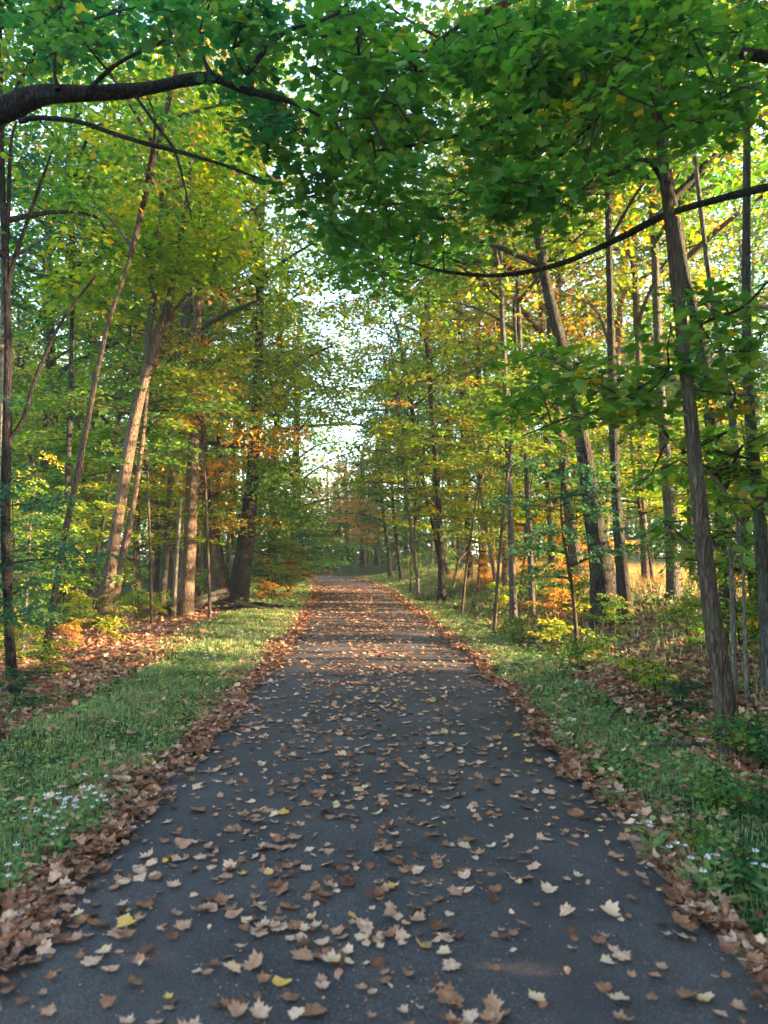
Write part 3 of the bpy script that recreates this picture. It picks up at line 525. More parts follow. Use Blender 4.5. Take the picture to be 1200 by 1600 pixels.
UL = [  # px, depth, top pixel, scale, colour, label
 (20, 10.5, 760, .42, 'teal', 'low dark blue-green tree at the left edge in front of the dark slender trunk'),
 (-40, 8.0, 690, .5, 'teal', 'dark drooping leafy tree cut by the left edge at mid height'),
 (528, 54, 742, 1.5, 'gold', 'golden small tree facing down the path at the far bend'),
 (578, 57, 752, 1.4, 'gold', 'tawny small tree right of the golden one at the far bend'),
 (150, 18, 640, .95, 'green', 'layered green tree behind the thin right-leaning trunk'),
 (95, 16, 760, .8, 'lime', 'light green layered sapling left of the slim dark upright tree'),
 (210, 19, 720, .9, 'lime', 'bright yellow-green layered tree right of the thick mossy trunk'),
 (240, 16.5, 560, .9, 'green', 'green understory tree filling the gap left of the tall straight sunlit tree'),
 (345, 24, 700, .9, 'gold', 'golden-leaved small tree behind the twin-trunked tree'),
 (330, 17.5, 520, .8, 'lime', 'small tree with lit yellow-green leaves in front of the tall straight tree'),
 (430, 26, 760, 1.1, 'green', 'rounded green small tree right of the twin-trunked tree'),
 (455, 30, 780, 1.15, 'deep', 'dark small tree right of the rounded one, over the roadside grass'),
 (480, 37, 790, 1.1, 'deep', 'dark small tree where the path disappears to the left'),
 (430, 28, 850, .7, 'gold', 'low amber bushy tree behind the right-hand twin trunk'),
 (490, 54, 815, .9, 'gold', 'golden small tree behind the left inside of the bend'),
 (20, 15, 820, .9, 'green', 'green sapling behind the pale sapling at the left edge'),
 (130, 26, 800, 1.1, 'green', 'green layered tree deep in the left wood between the dark slim trunks'),
 (60, 24, 650, 1.3, 'lime', 'tall yellow-green understory tree deep at the far left'),
 (180, 28, 650, 1.3, 'green', 'wide green understory tree deep behind the thick mossy tree'),
 (290, 30, 680, 1.3, 'olive', 'olive understory tree deep behind the tall straight tree'),
 (640, 30, 700, 1.1, 'lime', 'yellow-green small tree over the thin leaning trunks right of the path'),
 (690, 26, 680, 1.1, 'olive', 'olive layered tree behind the sunlit grass on the right'),
 (592, 56, 800, 1.0, 'gold', 'small golden tree right of the path end'),
 (640, 44, 770, 1.2, 'teal', 'second hazy blue-green small tree, farther right of the path end'),
 (680, 40, 780, 1.2, 'green', 'hazy green small tree behind the two leaning thin trunks'),
 (745, 24, 740, .9, 'lime', 'bright leafy small tree around the sunlit trunks on the right'),
 (720, 19, 600, .95, 'olive', 'olive-leaved small tree reaching toward the path from the right'),
 (810, 20, 720, .9, 'lime', 'yellow-green small tree behind the thin pair of trunks'),
 (860, 21, 760, .9, 'gold', 'glowing golden sapling behind the thick dark leaning tree'),
 (770, 14.5, 560, .75, 'olive', 'olive sapling whose leaves hang over the thin pair of trunks'),
 (900, 11, 690, .45, 'teal', 'blue-green sapling in front of the thick dark leaning tree'),
 (1130, 9, 640, .45, 'green', 'green sapling behind the nearest right-hand trunk'),
 (1190, 8, 640, .5, 'green', 'green sapling at the right edge at mid height'),
 (930, 20, 660, .95, 'lime', 'yellow-green small tree between the two dark trunks, deeper in the wood'),
 (1020, 17, 640, .85, 'olive', 'olive small tree filling the wood behind the grey-brown tree'),
 (1110, 15, 600, .85, 'olive', 'olive small tree high behind the nearest right tree'),
 (1180, 14, 640, .85, 'lime', 'yellow-green small tree deep at the right edge'),
 (840, 28, 700, 1.2, 'lime', 'large yellow-green understory tree deep behind the orange glow'),
 (960, 28, 680, 1.2, 'green', 'wide green understory tree deep in the right wood'),
 (1080, 26, 660, 1.2, 'lime', 'wide yellow-green understory tree deep toward the right edge'),
]
for u in UL: under(u[0], u[1], u[2], u[3], u[4], u[5])
BL = [(905, 13.5, .8, 'olive', 'olive bush under the thick dark leaning tree'), (870, 15, .75, 'gold', 'sunlit yellow bush left of the thick dark tree'), 
 (1075, 9.4, .5, 'green', 'bright green bush just left of the nearest right tree'), (1150, 9, .8, 'olive', 'olive bush behind the pale pole'), (1195, 7.6, .7, 'green', 'green bush at the right edge behind the pale saplings'),
 (840, 18, .7, 'green', 'low green bush at the foot of the thin pair of trunks'), (790, 17.5, .55, 'lime', 'small yellow-green bush left of the thin pair'), (950, 12.2, .45, 'green', 'low green bush at the foot of the straight dark tree'), (760, 25, .9, 'gold', 'bush lit orange behind the sunlit grass patch'), (820, 24, 1.0, 'gold', 'larger orange-lit bush right of the first, inside the wood'),  # gold leaves of the orange-lit bushes carry the wood's sun glow as colour
 (900, 22, 1.0, 'gold', 'orange-lit bush farther right behind the dark trunks'), (700, 33, 1.0, 'green', 'green bush at the wood edge behind the bent dead branch'), (650, 36, 1.0, 'green', 'green bush behind the thin tree with the sunlit foot'), (620, 44, 1.2, 'teal', 'dull green bush at the right of the path end'),
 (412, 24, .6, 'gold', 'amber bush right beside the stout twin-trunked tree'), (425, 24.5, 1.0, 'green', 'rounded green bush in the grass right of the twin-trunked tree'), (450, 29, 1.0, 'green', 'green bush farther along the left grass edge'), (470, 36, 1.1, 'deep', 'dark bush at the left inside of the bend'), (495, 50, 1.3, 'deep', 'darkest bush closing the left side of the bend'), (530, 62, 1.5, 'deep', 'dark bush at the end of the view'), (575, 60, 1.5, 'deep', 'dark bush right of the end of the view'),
 (215, 17, .6, 'green', 'low green bush in front of the pinkish upright trunk'), (245, 18, .5, 'lime', 'small yellow bush at the left end of the fallen log'), (120, 14.5, .6, 'lime', 'yellow-green weedy bush between the two leaning trunks'), (180, 15, .5, 'green', 'weedy bush at the foot of the thick mossy tree'), (60, 12.5, .6, 'green', 'green weedy bush behind the foot of the thin leaning tree'), (20, 10.5, .6, 'lime', 'yellow-green weedy bush at the left edge of the leaf litter'),
 (120, 12, .35, 'gold', 'tiny bush with bright yellow leaves at the edge of the left litter'), (320, 24, .8, 'green', 'green bush behind the fallen log'), (90, 19, .9, 'green', 'green bush deep in the left wood'), (10, 14, .9, 'green', 'green bush behind the pale stem at the left edge')]
for px, D, cs, mat, lab in BL: under(px, D, 0, cs * (.72 if D < 40 else 1), mat, lab, 'bush', w=.012)
SL = [(1142, 5.2, .55, 'green', 'leafy green sprig at the foot of the nearest right tree'), (1180, 5.0, .6, 'deep', 'leafy sprig right of the foot of the nearest right tree'), (1060, 6.7, .55, 'teal', 'blue-green sprig on the brown litter left of the nearest right tree'), (1020, 7.4, .55, 'lime', 'small yellow sprig on the right litter'), (985, 8.0, .5, 'lime', 'yellowish sprig left of the other yellow sprig on the right litter'),
 (1110, 4.4, .4, 'green', 'green sprig in the litter below the nearest right tree'), (1180, 4.2, .4, 'deep', 'dark green sprig near the right edge'), (1070, 3.9, .3, 'green', 'low sprig beside the right verge'), (1150, 3.5, .35, 'deep', 'dark leafy sprig in the lower right corner'), (900, 9.5, .6, 'green', 'green sprig at the far end of the right litter'), (860, 11.5, .9, 'lime', 'yellow-green sprig at the left side of the right bank'), (930, 10, .55, 'olive', 'olive sprig in the middle of the right bank'),
 (800, 13, .8, 'green', 'low sprig where the right bank meets the verge'), (75, 9.6, .7, 'lime', 'yellow-green sprig at the far left of the litter'), (170, 12.5, .7, 'lime', 'yellow-green sprig behind the left litter'), (30, 7.5, .6, 'teal', 'blue-green sprig on the left litter by the left edge')]
for px, D, cs, mat, lab in SL:
    x = (px - 600) * D / F; b = onground(x, D); root = thing('woodland_sprig', b, lab, 'plant', 'low leafy sprigs on the woodland floor')
    me, lm, Hc, Rc = KINDS['sprig'][int(px) % 3]; o = place('foliage', me, root); o.scale = (cs, cs, cs * .8); o.material_slots[0].link = 'OBJECT'; o.material_slots[0].material = M[mat]
    mb = MB(); tube(mb, [(0, 0, -.05), (0, .01, .12), (0, 0, .3)], [.006, .005, .003], 5, 5); mb.build('stem', B['dark'], root)

# background woodland trees, each its own tree
named = np.array([r.location[:2] for r, _ in TREES]); spots = []; tries = 0
while len(spots) < 78 and tries < 9000:
    tries += 1; y = rng.uniform(15, 60); x = rng.uniform(-.62, .62) * y * 1.05
    if abs(x - pathc(y)) < 5 + max(0, y - 25) * .05: continue
    if y > 44 and -.22 * y < x < .0 : continue
    if np.min(np.hypot(*(named - (x, y)).T)) < 1.3: continue
    if spots and min(math.hypot(x - a, y - b) for a, b, in spots) < 2.6: continue
    spots.append((x, y))
spots.sort(key=lambda s: s[1])
rowcount = {}
for i, (x, y) in enumerate(spots):
    side = 'left' if x < pathc(y) else 'right'; th = rng.uniform(.06, .19); bk = ['brown', 'grey', 'dark', 'brown', 'pale'][i % 5]
    px = 600 + x / y * F; near = min(((abs(600 + r.location[0] / r.location[1] * F - px), r['label']) for r, _ in TREES[:62] if r.location[1] > 4 and abs(r.location[0] / r.location[1]) < .53))
    ref = near[1].split(',')[0]
    for cut in (' standing ', ' leaning right', ' with ', ' on the ', ' at the ', ' in the ', ' behind ', ' between '):
        pass
    key = ('slender' if th < .12 else 'thick', bk, side); rowcount[key] = rowcount.get(key, 0) + 1
    dep = 'middle distance' if y < 26 else ('deep background' if y < 42 else 'farthest background')
    off = 'left' if (px < 600 + [r.location[0] / r.location[1] * F for r, _ in TREES[:62] if r['label'] == near[1]][0]) else 'right'
    lab = f'{key[0]} {bk} {dep} trunk, {off} of the {" ".join(ref.split()[:5])}'
    b = onground(x, y); root = thing('tree', b, lab, 'tree', 'woodland trees behind the first rows'); h = rng.uniform(11, 17); lx, ly = rng.normal(0, .7, 2)
    mb = MB(); tube(mb, [(0, 0, -.15), (lx * .1, ly * .1, .6), (lx * .45, ly * .45, h * .5), (lx, ly, h)], [th * 1.4, th, th * .75, th * .3], 8, 30); mb.build('trunk', B[bk], root)
    mat = (['lime', 'lime', 'green', 'olive', 'lime', 'green', 'lime'] if side == 'left' else ['green', 'green', 'deep', 'teal', 'olive', 'green', 'olive'])[rng.integers(0, 7)]
    cb = rng.uniform(.3, .45) * h
    put_crown(root, (lx * cb / h, ly * cb / h, cb), (lx, ly, h), 'canopy', mat, rng.uniform(.9, 1.15), i, bk, limbs=y < 40)
    if rng.random() < .45:
        put_crown(root, (lx * .2, ly * .2, rng.uniform(2.6, 5)), (0, 0, 1), 'under', mat, rng.uniform(.9, 1.3), i + 3, bk, limbs=False)
labs = {}
for o in list(bpy.data.objects):
    if 'label' in o and o.get('category') == 'tree':
        labs.setdefault(o['label'], []).append(o)
for l, os_ in labs.items():
    if len(os_) > 1:
        for k, o in enumerate(os_):
            o['label'] = l + ', ' + ['nearest', 'middle', 'farther', 'farthest', 'last'][min(k, 4)] + ' of these'

# far-off wood closing the horizon, one mass
mb = MB(); C = []
for k in range(3400):
    a = rng.uniform(R(22), R(158)); d = rng.uniform(64, 92); x, y = d * math.cos(a), d * math.sin(a)
    if rng.random() < .0: continue
    z = rng.uniform(-.5, 13 + 3 * math.sin(a * 23) + 2 * math.sin(a * 51))
    hgt = 1 - .45 * math.exp(-((x / y * F + 20) / 60) ** 2)
    C.append((x, y, z * hgt))
for k in range(1700):
    a = rng.uniform(R(50), R(130)); d = rng.uniform(63, 74); C.append((d * math.cos(a), d * math.sin(a), rng.uniform(-1, 6)))
C = np.array(C)
sprays(mb, C, rng.uniform(1.0, 2.0, len(C)), 44, .34, thick=.45, jit=.8)
for k in range(150):
    a = rng.uniform(R(25), R(155)); d = rng.uniform(60, 85); x, y = d * math.cos(a), d * math.sin(a)
    tube(mb, [(x, y, -1), (x + rng.normal(0, .3), y, 5), (x + rng.normal(0, .6), y, 12)], [.2, .15, .08], 5, 8, mat=1)
tag(mb.build('distant_woods', [M['green'], M['twig']]), kind='stuff')
# ------------------------------------------------------------------ fallen log, dead brush, bent branch
def ground_tube(name, label, cat, pts, rad, barkm, lift=0.0, sides=10):
    P = np.array([(x, y, float(H(x, y)) + z) for x, y, z in pts]); root = thing(name, P[0], label, cat); mb = MB()
    tube(mb, P - P[0], rad, sides, len(P) * 7, rough=.08); mb.build('trunk' if cat == 'log' else 'stem', B[barkm], root); return root, P
a = at(262, 972, 18.6); b_ = at(352, 944, 20.6)
lg, P = ground_tube('fallen_log', 'fallen mossy log lying on the left bank, its cut end against the twin-trunked tree', 'log', [(a[0] - .5, 18.2, .06), (a[0], 18.6, .15), ((a[0] + b_[0]) / 2, 19.6, .25), (b_[0], 20.6, .42)], [.06, .11, .13, .15], 'grey')
mb = MB(); q = P[1] - P[0]; tube(mb, [q, q + (.2, -.3, .1), q + (.5, -.5, .25)], [.03, .02, .01], 6, 8); mb.build('broken_branch', B['dark'], lg.children[0])
mb = MB(); q = P[2] - P[0]; tube(mb, [q, q + (.1, .2, .3), q + (.3, .3, .45)], [.03, .02, .012], 6, 8); mb.build('broken_branch', B['dark'], lg.children[0])
bx = thing('brush_pile', onground(-3.75, 20.2), 'heap of dark dead branches on the grass right of the twin-trunked tree', 'brush')
for k in range(16):
    mb = MB(); x, y = rng.normal(0, .35), rng.normal(0, .3); an = rng.normal(0, .5); L_ = rng.uniform(.5, 1.1); c_, s_ = math.cos(an), math.sin(an)
    tube(mb, [(x - c_ * L_ * .6, y - s_ * L_, .02 + rng.random() * .08), (x, y, .08 + rng.random() * .12), (x + c_ * L_, y + s_ * L_ * .6, .02 + rng.random() * .12)], [.02, .028, .01], 6, 8); mb.build('branch', B['dark' if k % 3 else 'brown'], bx)
P0 = at(706, 908, 25); P1 = [at(px, py, 25) for px, py in ((706, 905), (714, 885), (724, 866), (738, 860), (752, 862))]; P1[0][2] = float(H(P1[0][0], 25)) - .03
bb = thing('dead_branch', P1[0], 'bent pale dead branch arching up from the grass edge on the right', 'branch'); mb = MB()
tube(mb, np.array(P1) - P1[0], [.05, .045, .035, .025, .012], 6, 24); mb.build('stem', B['pale'], bb)
mb = MB(); q = np.array([at(722, 868, 25), at(727, 850, 25), at(726, 835, 25)]) - P1[0]; tube(mb, q, [.03, .02, .01], 6, 10); mb.build('side_shoot', B['pale'], bb.children[0])
# sticks in the right litter
for i, (px, py, D, ln, an) in enumerate([(1000, 1035, 7.5, .8, .3), (1080, 1130, 5.6, .6, -.2), (960, 1080, 7.0, .5, 1.0)]):
    b_ = onground((px - 600) * D / F, D); mb = MB(); c_, s_ = math.cos(an) * ln / 2, math.sin(an) * ln / 2
    tube(mb, [(-c_, -s_, .03), (0, 0, .06), (c_, s_, .04)], [.012, .014, .006], 6, 8); o = mb.build('stick', B['grey']); o.location = b_
    tag(o, ['grey stick lying in the brown litter on the middle of the right bank', 'short stick lying in the litter near the nearest right tree', 'stick pointing at the camera on the right litter beside the verge'][i], 'stick')

# ------------------------------------------------------------------ grass, ground cover, litter (uncountable)
def strip(n, y0, y1, side, d0, d1, p=1.0):
    """random points beside the path between d0 and d1 metres from its edge"""
    y = y0 + (y1 - y0) * rng.random(n) ** p; d = d0 + (d1 - d0) * rng.random(n)
    x = pathc(y) + side * (HW + d); return x, y, d
def blades(mb, x, y, h, wdt, tint, spread=.35):
    n = len(x); P = np.stack([x, y, H(x, y)], 1); th = rng.uniform(0, 6.283, n)
    X = np.stack([np.cos(th), np.sin(th), np.zeros(n)], 1); Yv = np.stack([-np.sin(th), np.cos(th), np.zeros(n)], 1) * rng.uniform(.1, 1.0, n)[:, None] * 1.6 * spread * 2
    hh = (h * rng.uniform(.5, 1.3, n))[:, None, None]; tv = BLADE[0]
    V = P[:, None] + (wdt * tv[None, :, :1] * X[:, None]) + hh * (tv[None, :, 1:2] * Yv[:, None] + tv[None, :, 2:3] * np.array((0, 0, 1.)))
    i = (np.arange(n) * 5)[:, None]
    k = mb.n; mb.add(V.reshape(-1, 3), (i + np.array([0, 1, 3, 2])), 0, tint)
    mb.f.append(i + np.array([2, 3, 4]) + k); mb.m.append(np.zeros(n, int)); mb.t.append(np.broadcast_to(tint, (n,)).copy())
mb = MB()
for side, wd in ((-1, 1.85), (1, 1.15)):
    for y0, y1, dens, h, wt, ext in ((1.8, 6, 2600, .045, .004, 0), (6, 12, 1700, .05, .006, 0), (12, 22, 800, .06, .010, .5), (22, 48, 330, .09, .02, 3.0)):
        W_ = wd + ext; x, y, d = strip(int(dens * (y1 - y0) * W_), y0, y1, side, .22, W_)
        cl = np.sin(x * 5 + 1.3 * np.sin(y * 3)) * np.sin(y * 4.1 + x) * .5 + .5
        keep = rng.random(len(x)) < np.clip((W_ - d) / (.35 * W_), 0, 1) * np.clip(cl * 1.1 + .3, 0, 1) * np.clip((d - .15) / .2, .1, 1); x, y = x[keep], y[keep]
        blades(mb, x, y, h * (.7 + .7 * cl[keep]), wt, np.clip(rng.normal(.4, .25, len(x)) + .1 * np.sin(x * 2 + y), 0, 1))
# sparse grass in the left wood edge and among the bank
for side, y0, y1, d0, d1, n in ((-1, 8, 30, 4.9, 10, 14000), (1, 4, 22, 1.4, 6, 4000), (1, 20, 42, 1, 9, 16000)):
    x, y, d = strip(n, y0, y1, side, d0, d1); blades(mb, x, y, .16, .012, np.clip(rng.normal(.55, .25, n), 0, 1))
tag(mb.build('grass', M['grass']), kind='stuff')
mb = MB(); x, y, d = strip(9000, 24, 33, 1, 2.5, 9); blades(mb, x, y, .3, .012, rng.random(len(x)), .5)
x, y, d = strip(5000, 16, 24, 1, 4, 9); blades(mb, x, y, .3, .012, rng.random(len(x)), .5)
tag(mb.build('dry_grass', M['dryg']), kind='stuff')
# broad-leaved weeds of the verges
mb = MB()
for side, y0, y1, d0, d1, n, sz, hh in ((-1, 2.2, 8, .2, 2.6, 20000, .026, .07), (-1, 8, 20, .3, 2.2, 9000, .04, .08), (1, 2.0, 8, .15, 1.6, 11000, .034, .08), (1, 8, 20, .2, 1.7, 7000, .05, .12), (1, 2.2, 9, 1.4, 4.2, 2600, .05, .12), (1, 9, 22, 1.6, 6, 6000, .07, .2), (-1, 8, 26, 4.7, 11, 11000, .085, .3), (-1, 20, 45, .5, 6, 7000, .1, .2), (1, 20, 45, .5, 8, 9000, .1, .22)):
    nc_ = n // 12; cx, cy, cd_ = strip(nc_, y0, y1, side, d0, d1)
    i = np.repeat(np.arange(nc_), 12); rr_ = rng.uniform(.04, .13, nc_)[i] * (sz / .04) ** .7; th = rng.uniform(0, 6.283, len(i)); q = np.sqrt(rng.random(len(i)))
    x = cx[i] + rr_ * q * np.cos(th); y = cy[i] + rr_ * q * np.sin(th); z = H(x, y) + hh * rng.random(len(i)) * (1.1 - q) * (.4 + rng.random(nc_)[i])
    leaves(mb, np.stack([x, y, z], 1), np.stack([np.cos(th), np.sin(th), rng.normal(.2, .3, len(i))], 1), np.stack([rng.normal(0, .4, len(i)), rng.normal(0, .4, len(i)), np.ones(len(i))], 1), sz * rng.uniform(.6, 1.4, len(i)), RH, 0, np.clip(rng.uniform(0, .9, nc_)[i] + rng.normal(0, .1, len(i)), 0, 1), 1.3)
tag(mb.build('ground_cover', M['cover']), kind='stuff')

# fallen leaves
def oval(wd, curl, tw, wob):
    n_ = 12; v = []
    for i in range(n_):
        a_ = 6.283 * i / n_; y_ = .5 - .5 * math.cos(a_); x_ = wd * math.sin(a_) * (1 + wob * math.cos(5 * a_)) * (1.15 - .5 * y_); v.append((x_, y_, curl * (2.2 * x_ * x_ + .8 * (y_ - .45) ** 2) + tw * x_ * (y_ - .4)))
    v.append((0, .45, -.02)); return np.array(v), [(n_, (i + 1) % n_, i) for i in range(n_)]
FL = [lobed(.35, .5), oval(.2, -.5, -.6, .2), lobed(.8, .3), oval(.26, .9, .9, .3), lobed(.1, -.2), oval(.22, 1.0, -.8, .45)]
def litter(mb, x, y, z, size, tint, tilt=.35):
    n = len(x); k = rng.choice(6, n, p=(.28, .05, .25, .08, .26, .08)); th = rng.uniform(0, 6.283, n)
    P = np.stack([x, y, z], 1); Fw = np.stack([np.cos(th), np.sin(th), rng.normal(0, tilt * .6, n)], 1); N = np.stack([rng.normal(0, tilt, n), rng.normal(0, tilt, n), np.ones(n)], 1)
    for q in range(6):
        s = k == q; leaves(mb, P[s], Fw[s], N[s], np.broadcast_to(size, (n,))[s], FL[q], 0, tint[s], 1.15)
mb = MB()
for side, dens in ((-1, 1.0), (1, .95)):
    for y0, y1, n, lo, hi in ((1.6, 6, 2100, .035, .075), (6, 14, 2700, .035, .075), (14, 30, 2400, .045, .085), (30, 48, 1400, .08, .13)):
        y = rng.uniform(y0, y1, int(n * dens)); d = rng.normal(.14, .07 if side > 0 else .11, len(y)) * (1 + .45 * np.sin(y * 2.9 + side)) + (.05 * np.sin(y * 1.7 + side) + .045 * np.sin(y * 4.3 + 2 * side) + .03 * np.sin(y * 9.1)) ; x = pathc(y) + side * (HW + d)
        z = np.maximum(H(x, y), np.where(d < .05, pathz(x, y), -9)) + .01 + .018 * rng.random(len(y)) * np.exp(-(d - .1) ** 2 / .02); sz = rng.uniform(lo, hi, len(y))
        litter(mb, x, y, z, sz, rng.beta(1.5, 2.9, len(y)) * .92, .4)
        # thin scatter from the drift inward over the asphalt and outward into the grass
        m_ = int(n * .1); y = rng.uniform(y0, y1, m_); d = rng.exponential(.28, m_) + .1; x = pathc(y) + side * (HW + d); litter(mb, x, y, H(x, y) + .05, rng.uniform(lo, hi, m_), rng.beta(1.6, 1.9, m_), .6)
for side, y0, y1, d0, d1, n in ((-1, 3.5, 14, 1.6, 5.8, 13000), (-1, 14, 24, 2.2, 6, 3500), (1, 2, 9, .95, 4.5, 20000), (1, 9, 22, 1.2, 7, 16000), (-1, 2, 25, .2, 2.2, 450), (1, 2, 25, .2, 1.5, 500), (-1, 12, 35, 5, 16, 4000), (1, 20, 40, 2, 14, 4000)):
    x, y, d = strip(n, y0, y1, side, d0, d1)
    keep = rng.random(n) < .35 + .75 * sst((np.sin(x * 2.1 + y) + np.sin(y * 1.4 - x * 1.7) + 1.2) / 2); x, y = x[keep], y[keep]
    litter(mb, x, y, H(x, y) + .015 + .03 * rng.random(len(x)), rng.uniform(.045, .09, len(x)) * (1 + .02 * (y - 8).clip(0, 20)), rng.beta(1.4, 2.4, len(x)) * .95, .5)
# leaves on the asphalt: gather positions, the largest in view become objects of their own
pts = []
for _ in range(460):                                   # little clusters
    cy = 1.9 + 34 * rng.random() ** 1.15; cx = np.clip(rng.normal(-.1, .6), -1.2, 1.2)
    for k in range(rng.integers(2, 8)): pts.append((cx + rng.normal(0, .11), cy + rng.normal(0, .1)))
for _ in range(2700): pts.append((rng.uniform(-1.36, 1.36), 1.9 + 34 * rng.random() ** 1.15))
for _ in range(1500):                                  # denser toward the edges and far off
    y = 3 + 42 * rng.random(); s = rng.choice((-1, 1)); pts.append((s * (1.40 - abs(rng.exponential(.2))), y))
for _ in range(3300): pts.append((rng.normal(-.15, .5), 3 + 41 * rng.random()))
pts = np.array([p for p in pts if abs(p[0]) < 1.39]); x = pts[:, 0] + pathc(pts[:, 1]); y = pts[:, 1]
size = (.03 + .052 * rng.random(len(x)) ** 1.3) * np.where(rng.random(len(x)) < .08, 1.35, 1); tint = np.where(rng.random(len(x)) < .035, .99, rng.beta(1.9, 1.8, len(x)) * .93)
z = pathz(x, y) + .006
vis = (np.abs(x / y) < .525) & (y > 2.42)
scr = np.where(vis, size / y / y, 0); order = np.argsort(-scr); ind = order[:300]; rest = order[300:]
litter(mb, x[rest], y[rest], z[rest], size[rest], tint[rest], .22)
n_ = 7000; yc = 2 + 20 * rng.random(n_) ** 1.3; xc = pathc(yc) + np.clip(rng.normal(0, .8, n_), -1.36, 1.36)
litter(mb, xc, yc, pathz(xc, yc) + .003, rng.uniform(.004, .013, n_), rng.beta(1.5, 2.6, n_), .2)      # crumbs of crushed leaf
tag(mb.build('leaf_litter', M['dead']), kind='stuff')
LEAFMESH = []
for k in range(6):
    for tn in (.1, .3, .5, .68, .85, .99):
        m_ = MB(); leaves(m_, np.zeros((1, 3)), np.array([[0, 1., 0]]), np.array([[0, 0, 1.]]), 1.0, FL[k], 0, tn, 1.15)
        LEAFMESH.append((k, tn, m_.mesh('fallen_leaf', [M['dead']])))
cn = {.1: 'dark brown', .3: 'reddish brown', .5: 'dusty brown', .68: 'pale tan', .85: 'ochre', .99: 'bright yellow'}
def desc(i, tn):
    u = 600 + x[i] / y[i] * F; v = 865 + EYE / y[i] * F
    return ('large ' if size[i] > .085 else 'small ' if size[i] < .062 else '') + cn[tn], u, v
recs = []
for i in ind:
    tn = min(cn, key=lambda c: abs(c - tint[i])); recs.append((i, tn, *desc(i, tn)))
rows = sorted(recs, key=lambda r: -r[4]); nrow = 15; used = {}
for ri in range(0, 300, 20):
    band = sorted(rows[ri:ri + 20], key=lambda r: r[3]); bi = ri // 20
    ordn = ['bottom-edge', 'second', 'third', 'fourth', 'fifth', 'sixth', 'seventh', 'eighth', 'ninth', 'tenth', 'eleventh', 'twelfth', 'thirteenth', 'fourteenth', 'farthest'][bi]
    for j, (i, tn, ds, u, v) in enumerate(band):
        fx = (x[i] - pathc(y[i])) / HW
        across = 'by left drift' if fx < -.72 else 'left of middle' if fx < -.2 else 'in path middle' if fx < .2 else 'right of middle' if fx < .72 else 'by right drift'
        nb = min((r for r in recs if r[0] != i), key=lambda r: (r[3] - u) ** 2 + (r[4] - v) ** 2)
        rel = ('above-left' if nb[4] > v else 'below-left') if nb[3] > u else ('above-right' if nb[4] > v else 'below-right')
        lab = f'{ds} leaf {across}, {rel} of {cn[nb[1]]} one, {ordn} row'
        used.setdefault(lab, []).append(i)
        if len(used[lab]) > 1: lab = lab.replace(', ' + ordn, ', righthand, ' + ordn)
        me = [m_ for k, t_, m_ in LEAFMESH if t_ == tn][rng.choice(6, p=(.28, .05, .25, .08, .26, .08))]
        o = place('fallen_leaf', me); s = size[i]; o.scale = (s, s, s); o.location = (x[i], y[i], z[i] + .1 * s)
        o.rotation_euler = (rng.normal(0, .2), rng.normal(0, .2), rng.uniform(0, 6.28)); tag(o, lab, 'leaf', 'fallen leaves scattered on the asphalt')

# ------------------------------------------------------------------ wildflowers
def aster(px, D, label, nf=9, s=1.0, cat='flower'):
    X0 = (px - 600) * D / F; b = onground(X0, D); root = thing('white_wildflower', b, label, cat, 'white wildflowers in the verges')
    for k in range(nf):
        e = np.array((rng.normal(0, .07) * s, rng.normal(0, .07) * s, rng.uniform(.13, .24) * s)); mb = MB()
        tube(mb, [(e[0] * .3, e[1] * .3, -.02), (e[0] * .7, e[1] * .7, e[2] * .6), e], [.002, .0018, .0012], 4, 5); st = mb.build('stem', M['cover'], root)
        m2 = MB(); a_ = np.arange(9) * 6.283 / 9 + rng.random(); nn = 9; tl = rng.normal(0, .5, 3) + (0, -.8, 0)
        leaves(m2, np.repeat(e[None], nn, 0), np.stack([np.cos(a_), np.sin(a_), np.full(nn, .25)], 1) + tl * .7, np.tile((0, 0, 1.), (nn, 1)) + tl, .019 * s, RH, 0, rng.random(nn), .5)
        leaves(m2, np.repeat(e[None] + (0, -.001, .003), 5, 0), np.stack([np.cos(a_[:5] * 1.8), np.sin(a_[:5] * 1.8), np.full(5, .5)], 1) + tl * .7, np.tile((0, 0, 1.), (5, 1)) + tl, .006 * s, RH, 1, 1.0, 1.6)
        m2.build('blossom', [M['petal'], M['gold']], st)
    mb = MB(); n_ = 26; th = rng.uniform(0, 6.283, n_); q = rng.uniform(0, .1, n_) * s
    leaves(mb, np.stack([q * np.cos(th), q * np.sin(th), rng.uniform(.02, .13, n_) * s], 1), np.stack([np.cos(th), np.sin(th), rng.normal(.3, .3, n_)], 1), np.tile((0, 0, 1.), (n_, 1)), .045 * s, RH, 0, rng.random(n_) * .7); mb.build('foliage', M['cover'], root)
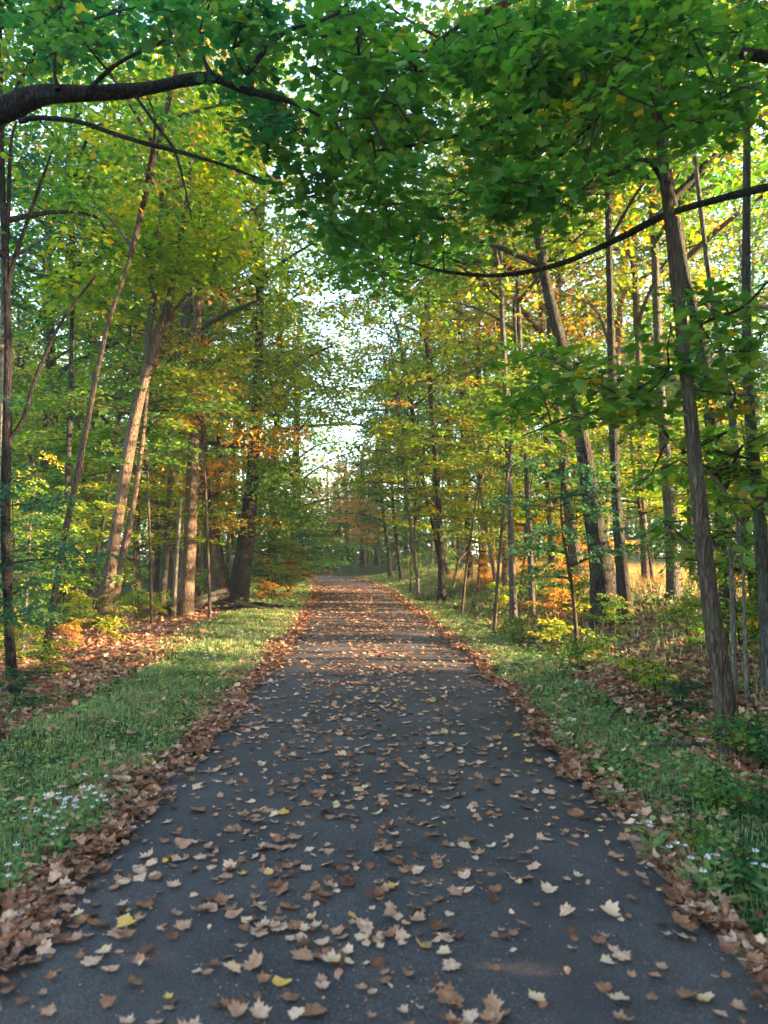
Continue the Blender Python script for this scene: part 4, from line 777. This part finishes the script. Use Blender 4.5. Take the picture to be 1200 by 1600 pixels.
for px, D, lb, nf, s in [(150, 4.45, 'tallest white wildflower clump in the left verge, topmost of the near cluster', 10, 1.1), (118, 4.2, 'white wildflower clump left of the tallest one in the left verge', 9, 1.0), (158, 4.2, 'white wildflower clump just below the tallest one in the left verge', 6, .9), (68, 4.15, 'white wildflower clump at the far left of the near cluster', 5, .9), (100, 3.95, 'lowest white wildflower clump of the near left cluster', 5, .9), (28, 3.5, 'faint white wildflower clump at the left edge', 4, .9),
    (238, 5.5, 'small white wildflower clump alone in the left grass', 3, .8), (1072, 3.5, 'white wildflower clump nearest the right leaf drift in the lower right', 5, 1.0), (1098, 3.45, 'white wildflower clump just right of the one by the right drift', 4, 1.0), (1190, 3.35, 'white wildflower clump cut by the right edge', 6, 1.0), (1010, 3.9, 'pale wildflower clump at the edge of the right drift', 4, 1.0), (870, 6.0, 'white wildflower clump in the middle of the right verge', 5, .9), (885, 6.5, 'small wildflower clump above the one in the middle of the right verge', 3, .8), (945, 4.7, 'single small white wildflower in the right verge', 2, .8), (380, 12.6, 'tiny white wildflower clump far along the left verge', 6, 1.0), (740, 12.2, 'tiny white wildflower clump far along the right verge', 6, 1.0), (725, 15, 'tiniest white wildflower clump, farthest along the right verge', 6, 1.1), (330, 10, 'tiny white wildflowers where left grass meets brown litter', 6, 1.1)]:
    aster(px, D, lb, nf, s)

# ------------------------------------------------------------------ the evening air
mb = MB(); x0, x1, y0, y1, z0, z1 = -640, 640, -640, 1240, -3.5, 45
HAZE = 1
v = [(x, y, z) for z in (z0, z1) for y in (y0, y1) for x in (x0, x1)]
mb.add(v, [(0, 2, 3, 1), (4, 5, 7, 6), (0, 1, 5, 4), (2, 6, 7, 3), (0, 4, 6, 2), (1, 3, 7, 5)])
m = bpy.data.materials.new('haze'); m.use_nodes = True; m.node_tree.nodes.clear()
o_ = m.node_tree.nodes.new('ShaderNodeOutputMaterial'); pv = m.node_tree.nodes.new('ShaderNodeVolumePrincipled')
pv.inputs['Color'].default_value = (.82, .9, 1, 1); pv.inputs['Density'].default_value = .001; pv.inputs['Anisotropy'].default_value = .3
m.node_tree.links.new(pv.outputs[0], o_.inputs['Volume'])
if HAZE: tag(mb.build('haze', m, smooth=False), kind='stuff')
